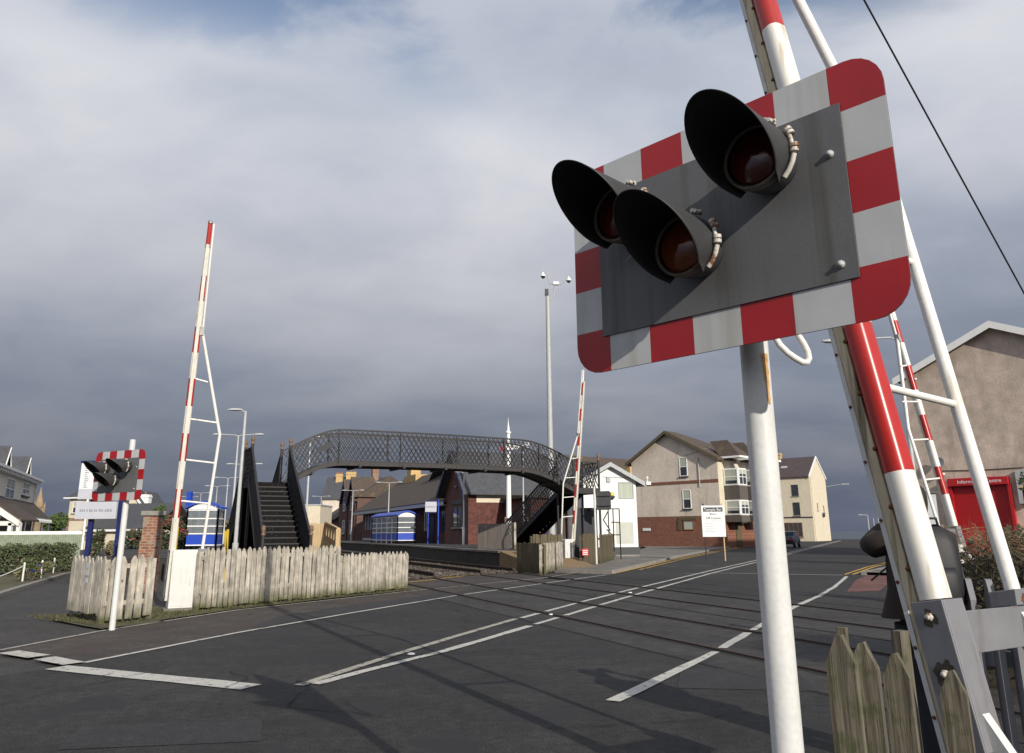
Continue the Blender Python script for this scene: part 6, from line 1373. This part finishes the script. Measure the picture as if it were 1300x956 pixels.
# left house with bays
def left_house():
    off = -9.6; n = NN; o = R_(off, 0)
    def al(px): d = ray(px, 650); e = Vector((d.x, d.y, 0)); k = off / e.dot(NN); return (e * k).dot(TT)
    def zz(px, py): d = ray(px, py); e = Vector((d.x, d.y, 0)); k = off / e.dot(NN); return EYE + d.z * k
    a1 = al(40.5); a0 = a1 - 26; ev = zz(40, 607); t = thing('seaside_villa', R_(off, a1), 'cream two storey villa with small gabled dormers at the left edge', 'house'); t['darksill'] = 1
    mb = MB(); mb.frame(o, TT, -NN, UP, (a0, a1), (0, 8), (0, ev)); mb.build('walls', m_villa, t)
    rz = ev + 1.9; mb = MB(); e = [o + TT * a0 + NN * .35 + UP * ev, o + TT * (a1 + .35) + NN * .35 + UP * ev, o + TT * (a1 - 4) - NN * 4 + UP * rz, o + TT * a0 - NN * 4 + UP * rz, o + TT * (a1 + .35) - NN * 8.3 + UP * ev, o + TT * a0 - NN * 8.3 + UP * ev]
    mb.add(e, [(0, 1, 2, 3), (1, 4, 2), (2, 4, 5, 3)]); mb.build('roof', m_tile, t)
    mb = MB(); mb.frame(o, TT, NN, UP, (a0, a1 + .4), (.30, .42), (ev - .14, ev + .02)); mb.build('gutter', m_whiteclean, t)
    mb = MB()
    for k in range(40): mb.frame(o + TT * (a1 - .2 - k * .5), TT, NN, UP, (-.07, .07), (.02, .36), (ev - .32, ev - .15))
    mb.build('eaves_brackets', m_whiteclean, t)
    chimney(t, R_(off - 4, al(22)), 1.6, .9, ev + 1, zz(22, 580) + .3, m_chim, TT, 3)
    for x0, x1, y0, y1 in ((2, 13.5, 603, 632), (24, 32.5, 609, 627.5)):
        A0, A1 = al(x0), al(x1); window(t, o + TT * A0 + UP * zz(x0, y1), TT, NN, A1 - A0, zz(x0, y0) - zz(x0, y1), bars=(2, 2), fr=.09, curtain=.4)
    # gablet over the right window
    for cx_ in (22.5, -6):
        g = o + TT * al(cx_); w_ = 1.5; mb = MB(); zt = ev + 1.0; mb.prism([g - TT * w_ / 2 + UP * (ev - .05), g + TT * w_ / 2 + UP * (ev - .05), g + UP * zt], NN * .1); mb.build('gablet', m_creamr, t)
        bg = MB()
        for s_ in (-1, 1):
            p0 = g + TT * s_ * (w_ / 2 + .25) + UP * (ev - .15) + NN * .35; p1 = g + UP * (zt + .12) + NN * .35; bg.prism([p0, p1, p1 - UP * .2, p0 - UP * .2], -NN * .06)
        bg.build('gablet_bargeboard', m_whiteclean, t)
        rf = MB()
        for s_ in (-1, 1):
            p0 = g + TT * s_ * (w_ / 2 + .25) + UP * (ev - .13) + NN * .3; p1 = g + UP * (zt + .14) + NN * .3; rf.prism([p0, p1, p1 + UP * .06, p0 + UP * .06], -NN * 2.2)
        rf.build('gablet_roof', m_slate, t)
    mb = MB(); mb.tube([o + TT * (a1 - .1) + NN * .06 + UP * .2, o + TT * (a1 - .1) + NN * .06 + UP * ev], .06, 8); mb.build('downpipe', m_whiteclean, t)
    # lean-to veranda roof with white valance and porch
    v0 = al(53) if False else a1 + .8; z1_, z2_ = zz(40, 640), zz(40, 662) + .05; D = 1.15
    mb = MB(); mb.prism([o + TT * a0 + UP * z1_, o + TT * (a1 + .5) + UP * z1_, o + TT * (a1 + .5) + NN * D + UP * z2_, o + TT * a0 + NN * D + UP * z2_], UP * .09); mb.build('veranda_roof', m_tile, t)
    mb = MB(); mb.frame(o, TT, NN, UP, (a0, a1 + .5), (D, D + .06), (z2_ - .09, z2_ + .08))
    for k in range(60): mb.frame(o + TT * (a1 + .3 - k * .4), TT, NN, UP, (-.1, .1), (D + .061, D + .11), (z2_ - .18, z2_ + .02))
    mb.build('valance', m_whiteclean, t)
    for k in range(5): mb = MB(); q = o + TT * (a1 + .3 - k * 3.2) + NN * (D - .05); mb.tube([q, q + UP * z2_], .06, 8); mb.build('veranda_post', m_whiteclean, t)
    mb = MB(); mb.frame(o, TT, NN, UP, (a0, a1), (.01, .05), (.1, z2_ - .3)); mb.build('veranda_shade_sheet', m_hoodgrey, t)  # dark sheet over the wall, painting in the shade under the veranda
left_house()
def porch():
    Y = 40; t = thing('garden_porch', P(8, 700, Y), 'white gabled porch with tiled roof at the left edge', 'porch')
    ap = P(-6, 640, Y); rr = P(24, 661, Y); r2 = P(-36, 661, Y)
    mb = MB(); mb.prism([ap, rr, rr - UP * .28, ap - UP * .34], Vector((0, .1, 0))); mb.prism([ap, r2, r2 - UP * .28, ap - UP * .34], Vector((0, .1, 0))); mb.build('bargeboard', m_whiteclean, t)
    mb = MB(); mb.prism([ap + Vector((0, .05, .02)), rr + Vector((.1, .05, -.02)), rr + Vector((.1, .05, .06)), ap + Vector((0, .05, .1))], Vector((-1.0, 3.2, 0))); mb.prism([ap + Vector((0, .05, .02)), r2 + Vector((-.1, .05, -.02)), r2 + Vector((-.1, .05, .06)), ap + Vector((0, .05, .1))], Vector((-1.0, 3.2, 0))); mb.build('roof', m_tile, t)
    for px in (11, 22, -34): q = P(px, 664, Y); mb = MB(); mb.frame(Vector((q.x, q.y + .1, 0)), Vector((1, 0, 0)), Vector((0, 1, 0)), UP, (-.09, .09), (0, .18), (0, q.z)); mb.build('post', m_whiteclean, t)
    q = P(24, 664, Y); q2 = P(-36, 664, Y); mb = MB(); mb.frame(Vector((q2.x, q.y + .1, 0)), Vector((1, 0, 0)), Vector((0, 1, 0)), UP, (0, q.x - q2.x), (0, .12), (q.z - .12, q.z + .1)); mb.build('beam', m_whiteclean, t)
porch()
def house2():
    Y = 88; q = P(82, 690, Y); o = Vector((q.x, q.y, 0)); t = thing('bungalow_villa', o, 'white house with long dark slate roof behind the left signs', 'house')
    X = Vector((1, -.25, 0)).normalized(); Yv = Vector((.25, 1, 0)).normalized(); n = -Yv
    ev = P(83, 632, Y).z; rz = P(93, 613, Y).z + .2
    mb = MB(); mb.frame(o, X, Yv, UP, (0, 2.2), (0, 4), (0, ev)); mb.build('turret', m_creamr, t)
    mb = MB(); z1 = ev; mb.add([o + X * -.4 + n * .4 + UP * z1, o + X * 2.8 + n * .4 + UP * z1, o + X * 3.2 + Yv * 4 + UP * z1, o + X * -.4 + Yv * 4 + UP * z1, o + X * 1.4 + Yv * 1.6 + UP * rz, o + X * 3.0 + Yv * 1.6 + UP * rz], [(0, 1, 5, 4), (1, 2, 5), (2, 3, 4, 5), (3, 0, 4)]); mb.build('turret_roof', m_slate, t)
    mb = MB(); mb.frame(o, X, n, UP, (-.5, 2.9), (.38, .46), (ev - .12, ev + .03)); mb.build('gutter', m_whiteclean, t)
    window(t, o + X * .5 + UP * (ev - 1.7), X, n, 1.1, 1.3, bars=(1, 2), curtain=.5)
    mb = MB(); mb.frame(o, X, n, UP, (-.02, .25), (0, .05), (0, ev - 2.2)); mb.frame(o, X, n, UP, (0, 2.2), (.0, .05), (ev - 2.5, ev - 2.2)); mb.build('brick_quoins', m_brickor, t)
    # long range to the right
    L = P(212, 660, Y).x - o.x - 1.9; s = o + X * 2.0; e2_ = P(120, 673, Y).z; r2 = P(120, 641, Y + 3).z
    mb = MB(); mb.frame(s, X, Yv, UP, (0, L), (0.5, 8), (0, e2_)); mb.build('walls', m_creamr, t)
    mb = MB(); mb.prism([s + Yv * .1 + UP * e2_, s + X * L + Yv * .1 + UP * e2_, s + X * L + Yv * 4 + UP * r2, s + Yv * 4 + UP * r2], UP * .12); mb.prism([s + Yv * 4 + UP * r2, s + X * L + Yv * 4 + UP * r2, s + X * L + Yv * 8 + UP * e2_, s + Yv * 8 + UP * e2_], UP * .12); mb.build('roof', m_slate, t)
    mb = MB(); mb.frame(s, X, n, UP, (-.1, L + .1), (-.12, .0), (e2_ - .16, e2_ + .06)); mb.build('fascia', m_whiteclean, t)
    mb = MB(); mb.tube([o + X * 2.9 + n * .6, o + X * 2.9 + n * .6 + UP * (ev + .6)], .12, 8); mb.build('downpipe', m_whiteclean, t)
    g = P(160, 650, Y + 4); w_ = P(181, 640, Y + 4).x - g.x; gz = P(168, 624, Y + 4).z; ge = P(181, 641, Y + 4).z
    g0 = Vector((g.x - w_ * .4, g.y, 0)); W2 = w_ * 1.4
    t2, _ = gable_house('gabled_house', g0, Vector((1, 0, 0)), Vector((0, 1, 0)), W2, 6, ge, gz, 'white gable with white bargeboards above the slate roof', m_creamr, m_slate, ov=.3, barge=m_whiteclean, bargew=.3)
    c = P(184, 635, Y + 5); chimney(t2, Vector((c.x, c.y, 0)), 1.2, .8, 3.5, P(184, 628, Y + 5).z, m_whiter, pots=1, cap=True)
house2()
def church():
    Y = 190; q = P(47, 660, Y); o = Vector((q.x, q.y, -1)); t = thing('church_spire', o, 'small brown stone church spire in the left distance', 'spire')
    zt = P(52, 618, Y).z; zb = P(48, 644, Y).z; mb = MB(); mb.frame(o, az(20), az(-70), UP, (-.95, .95), (-.95, .95), (0, zb + 1)); mb.build('tower', m_stone, t)
    mb = MB(); mb.lathe(Vector((o.x, o.y, zb)), [(1.15, 0), (.95, .9), (.45, (zt - zb) * .6), (.05, zt - zb)], 8); mb.build('spire', m_stone, t)
    for k in range(4):
        c = o + (az(20) * (1 if k % 2 else -1) + az(-70) * (1 if k > 1 else -1)) * .85; mb = MB(); mb.lathe(Vector((c.x, c.y, zb - .5)), [(.22, 0), (.22, .8), (.03, 1.9)], 6); mb.build('pinnacle', m_stone, t)
church()

# ================================================================== RIGHT: scrub bank, person, wires
def bank():
    random.seed(14); t = thing('bramble_hedge', (6, 8, 0), 'tangled brown bramble and dry grass bank at the right edge', 'hedge'); mb = MB(); dr = MB(); st = MB()
    a = Vector((4.85, 9.1, 0)); b = Vector((8.4, 5.0, 0)); d = b - a; s_ = Vector((-d.y, d.x, 0)).normalized()
    core = MB(); prof = [(-.9, 0), (-.75, .9), (-.3, 1.42), (.5, 1.45), (1.2, .9), (1.5, 0)]; N = 14; rows = []
    for i in range(N + 1):
        k = i / N; rows.append([a + d * k + s_ * (x * (.9 + .1 * sin(k * 20))) + UP * (z * (.93 + .07 * sin(k * 31 + x))) * min(1, .55 + k * 4) for x, z in prof])
    vs = [p for r in rows for p in r]; m_ = len(prof); core.add(vs, [(i * m_ + j, i * m_ + j + 1, (i + 1) * m_ + j + 1, (i + 1) * m_ + j) for i in range(N) for j in range(m_ - 1)] + [tuple(range(m_))], True); core.build('bank_earth', mat('bank_earth', (.030, .024, .014), .95, .4, 8, .8), t)
    for i in range(26000):
        k = random.random(); x = random.uniform(-1.0, 1.3); zt = (1.50 - .45 * max(0, abs(x - .1) - .35) ** 1.2) * min(1, .6 + k * 4); z = zt * random.random() ** .45 + random.uniform(-.02, .06); p = a + d * k + s_ * x + UP * z
        aa = Vector((random.gauss(0, 1), random.gauss(0, 1), random.gauss(0, .8))).normalized(); bb = aa.orthogonal().normalized(); q = .028 * random.uniform(.5, 1.5); mb.add([p - aa * q, p + bb * q * .55, p + aa * q, p - bb * q * .55], [(0, 1, 2, 3)])
    for i in range(9000):
        k = random.random(); x = random.uniform(-1.0, 1.2); z = 1.42 * random.random() ** .5; p = a + d * k + s_ * x + UP * z; l = Vector((random.gauss(0, .5), random.gauss(0, .5), random.uniform(.1, 1))).normalized() * random.uniform(.1, .3); w_ = l.orthogonal().normalized() * .0035
        dr.add([p - w_, p + w_, p + l], [(0, 1, 2)])
    for i in range(170):
        k = random.random(); x = random.uniform(-.7, .6); p = a + d * k + s_ * x + UP * random.uniform(1.1, 1.42); pts = [p]; v = Vector((random.gauss(0, .4), random.gauss(0, .4), 1)).normalized() * .12
        for j in range(4): v = (v + Vector((random.gauss(0, .03), random.gauss(0, .03), -.025))); pts.append(pts[-1] + v)
        st.tube(pts, [.005, .004, .0035, .003, .002], 4, caps=False)
    mb.build('leaves', m_scrub, t); dr.build('dry_grass', m_dry, t); st.build('stalks', m_dry, t)
bank()
foliage('corner_shrub', P(1303, 622, 9.0), (.09, .12, .25), 260, .035, m_leafd, 'dark leafy twig growth at the extreme right edge', seedv=15, second=m_dry, frac=.2)

def person():
    base = P(1176, 760, 5.35); base.z = 0; f = az(8); r = Vector((f.y, -f.x, 0)); l = -r
    t = thing('person', base, 'person in a dark brown coat standing behind the near barrier, taking a photo', 'person')
    def q(x, y, z): return base + r * x + f * y + UP * z
    J = [(q(0, 0, .95), .14), (q(0, -.01, 1.12), .14), (q(0, -.01, 1.3), .165), (q(0, .0, 1.44), .12), (q(0, .02, 1.53), .058), (q(0, .05, 1.60), .075), (q(0, .06, 1.69), .095), (q(0, .05, 1.76), .07)]
    E_ = [(i, i + 1) for i in range(7)]
    def chain(start, pts):
        k = start
        for p, rad in pts: J.append((p, rad)); E_.append((k, len(J) - 1)); k = len(J) - 1
        return k
    for sx in (-1, 1):
        chain(0, [(q(sx * .10, 0, .88), .10), (q(sx * .11, .02, .50), .065), (q(sx * .11, -.02, .12), .042), (q(sx * .115, 0, .055), .042), (q(sx * .13, .14, .035), .035)])
        # arms raised to the face with a camera
        ex, ez = (.27, 1.40) if sx < 0 else (.17, 1.20)
        w_ = chain(3, [(q(sx * .15, 0, 1.42), .065), (q(sx * ex, .06, ez), .050), (q(sx * .20, .27, 1.44), .038), (q(sx * .09, .32, 1.55), .030), (q(sx * .07, .34, 1.585), .026)])
        for k in range(4): chain(w_, [(q(sx * (.075 - .01 * k), .345 + .012 * k, 1.60 + .005 * k), .010), (q(sx * (.05 - .008 * k), .37, 1.645 - .018 * k), .009), (q(sx * (.025), .375, 1.645 - .02 * k), .008)])
        chain(w_, [(q(sx * .06, .31, 1.59), .011), (q(sx * .035, .30, 1.60), .009)])
    me = bpy.data.meshes.new('body'); o0 = base; me.from_pydata([tuple(p - o0) for p, _ in J], E_, []); ob = bpy.data.objects.new('body', me); COL.objects.link(ob); ob.parent = t; me.materials.append(m_coat)
    sk = ob.modifiers.new('skin', 'SKIN'); 
    if not me.skin_vertices: 
        bpy.context.view_layer.objects.active = ob
    for v, (_, rad) in zip(me.skin_vertices[0].data, J): v.radius = (rad, rad)
    me.skin_vertices[0].data[0].use_root = True
    sb = ob.modifiers.new('sub', 'SUBSURF'); sb.levels = 1; sb.render_levels = 2
    ob['_w'] = list(base)
    # face and hair
    hc = q(0, .06, 1.67)
    mb = MB(); mb.lathe(hc - UP * .11, [(.0, 0), (.045, .012), (.07, .05), (.088, .11), (.09, .15), (.08, .2), (.05, .235), (0, .245)], 20); hd = mb.build('head', m_skin, t)
    mb = MB(); mb.lathe(hc - UP * .03 - f * .012, [(.092, -.03), (.101, .03), (.102, .08), (.09, .13), (.055, .165), (0, .178)], 20); mb.build('hair', m_hair, t)
    mb = MB(); mb.tube([hc + f * .085 + UP * .01, hc + f * .11 - UP * .025], [.010, .014], 8); mb.build('nose', m_skin, hd)
    for sx in (-1, 1):
        mb = MB(); mb.lathe(hc + f * .078 + r * sx * .032 + UP * .018, [(.012, 0), (.008, .006), (0, .008)], 8, f); mb.build('eye', m_signw, hd); mb = MB(); mb.lathe(hc + r * sx * .088, [(.018, 0), (.02, .012), (.008, .016)], 8, r * sx); mb.build('ear', m_skin, hd)
    mb = MB(); mb.frame(hc + f * .078 - UP * .055, r, f, UP, (-.022, .022), (0, .008), (-.004, .004)); mb.build('mouth', m_brickbr, hd)
    # coat: flared skirt of the coat and sleeves
    mb = MB(); prof = [(.30, .94, .20), (.27, 1.02, .185), (.235, 1.12, .16), (.225, 1.30, .16), (.20, 1.42, .14), (.10, 1.50, .09), (.07, 1.53, .075)]; n = 24; vs = []
    random.seed(4)
    for rx, z, ry in prof:
        for k in range(n): a = 2 * pi * k / n; w_ = 1 + (.05 * sin(a * 5 + z * 3)) * (1.6 - z); vs.append(q(rx * cos(a) * w_, ry * sin(a) * w_, z))
    mb.add(vs, [(i * n + k, i * n + (k + 1) % n, (i + 1) * n + (k + 1) % n, (i + 1) * n + k) for i in range(len(prof) - 1) for k in range(n)], True); mb.build('coat', m_coat, t)
    for sx in (-1, 1):
        ex, ez = (.275, 1.39) if sx < 0 else (.18, 1.20)
        mb = MB(); mb.tube([q(sx * .10, 0, 1.45), q(sx * .16, .02, 1.44), q(sx * (.4 * .16 + .6 * ex), .04, 1.44 * .4 + ez * .6), q(sx * ex, .06, ez), q(sx * ex, .12, ez + .01), q(sx * .19, .27, 1.46), q(sx * .13, .31, 1.51)], [.088, .086, .082, .076, .070, .056, .046], 14); mb.build('sleeve', m_coat, t)
        mb = MB(); mb.tube([q(sx * .10, 0, .90), q(sx * .11, .02, .5), q(sx * .11, -.02, .09)], [.115, .088, .07], 14); mb.build('trouser_leg', m_trous, t)
        mb = MB(); mb.tube([q(sx * .115, -.07, .05), q(sx * .12, .05, .05), q(sx * .13, .19, .035)], [.045, .05, .035], 10); mb.build('shoe', m_black, t)
    cm = thing('compact_camera', q(0, .36, 1.62), 'small black camera held to the face of the person in the coat', 'camera'); mb = MB(); mb.frame(q(0, .39, 1.62), r, f, UP, (-.07, .07), (-.03, .03), (-.045, .045)); bevel(mb.build('body', m_black, cm), .008); mb = MB(); mb.lathe(q(0, .42, 1.62), [(.035, 0), (.035, .08), (.03, .082), (0, .07)], 14, f); mb.build('lens', m_black, cm)
    # rucksack
    bp = thing('backpack', q(.02, -.22, 1.05), 'black rucksack on the back of the person behind the barrier', 'backpack')
    mb = MB(); n = 22; vs = []
    for z, w_, d_ in ((1.0, .11, .06), (1.02, .135, .085), (1.12, .15, .105), (1.28, .148, .10), (1.42, .132, .085), (1.49, .10, .06), (1.52, .04, .03)):
        for k in range(n):
            a = 2 * pi * k / n; c_, s_ = cos(a), sin(a); cc = abs(c_) ** .6 * (1 if c_ > 0 else -1); ss = abs(s_) ** .6 * (1 if s_ > 0 else -1); vs.append(q(-.02 + w_ * cc, -.27 + d_ * ss, z))
    mb.add(vs, [(i * n + k, i * n + (k + 1) % n, (i + 1) * n + (k + 1) % n, (i + 1) * n + k) for i in range(6) for k in range(n)] + [tuple(range(n))], True); mb.build('bag', m_nylon, bp)
    mb = MB(); vs = []
    for z, w_, d_ in ((1.04, .09, .03), (1.08, .11, .045), (1.22, .105, .04), (1.27, .085, .025)):
        for k in range(n): a = 2 * pi * k / n; vs.append(q(-.02 + w_ * cos(a), -.37 + d_ * sin(a), z))
    mb.add(vs, [(i * n + k, i * n + (k + 1) % n, (i + 1) * n + (k + 1) % n, (i + 1) * n + k) for i in range(3) for k in range(n)] + [tuple(range(n)), tuple(range(3 * n, 4 * n))], True); mb.build('front_pocket', m_nylon, bp)
    mb = MB(); mb.tube([q(-.02, -.2, 1.52), q(-.01, -.21, 1.57), q(.05, -.21, 1.57), q(.06, -.2, 1.52)], .009, 8); mb.build('grab_loop', m_nylon, bp)
    for sx in (-1, 1):
        mb = MB(); mb.tube([q(sx * .09, -.18, 1.47), q(sx * .12, -.05, 1.50), q(sx * .13, .12, 1.42), q(sx * .15, .13, 1.25), q(sx * .17, -.1, 1.08)], .017, 8); mb.build('shoulder_strap', m_nylon, bp)
        mb = MB(); mb.tube([q(-.02 + sx * .148, -.28, 1.33), q(-.02 + sx * .154, -.30, 1.2), q(-.02 + sx * .146, -.30, 1.05)], .006, 6); mb.build('side_strap', m_hoodgrey, bp)
    mb = MB(); mb.bar(q(-.20, -.02, 1.28), q(-.32, .04, 1.17), .022, .010); mb.build('waist_strap', m_nylon, bp)
person()
# overhead line
mb = MB(); a_, b_ = P(1040, -95, 6.5), P(1500, 690, 6.5); pts = [P(1097 + (1300 - 1097) * k, 372 * k, 6.5 + k * 2.0) for k in (-.35, -.15, 0, .15, .3, .45, .6, .75, .9, 1, 1.15, 1.3)]
mb.tube(pts, .009, 6); tag(mb.build('overhead_cable', m_cable, None, pts[0]), 'thin black cable slanting across the sky at the upper right', 'cable')
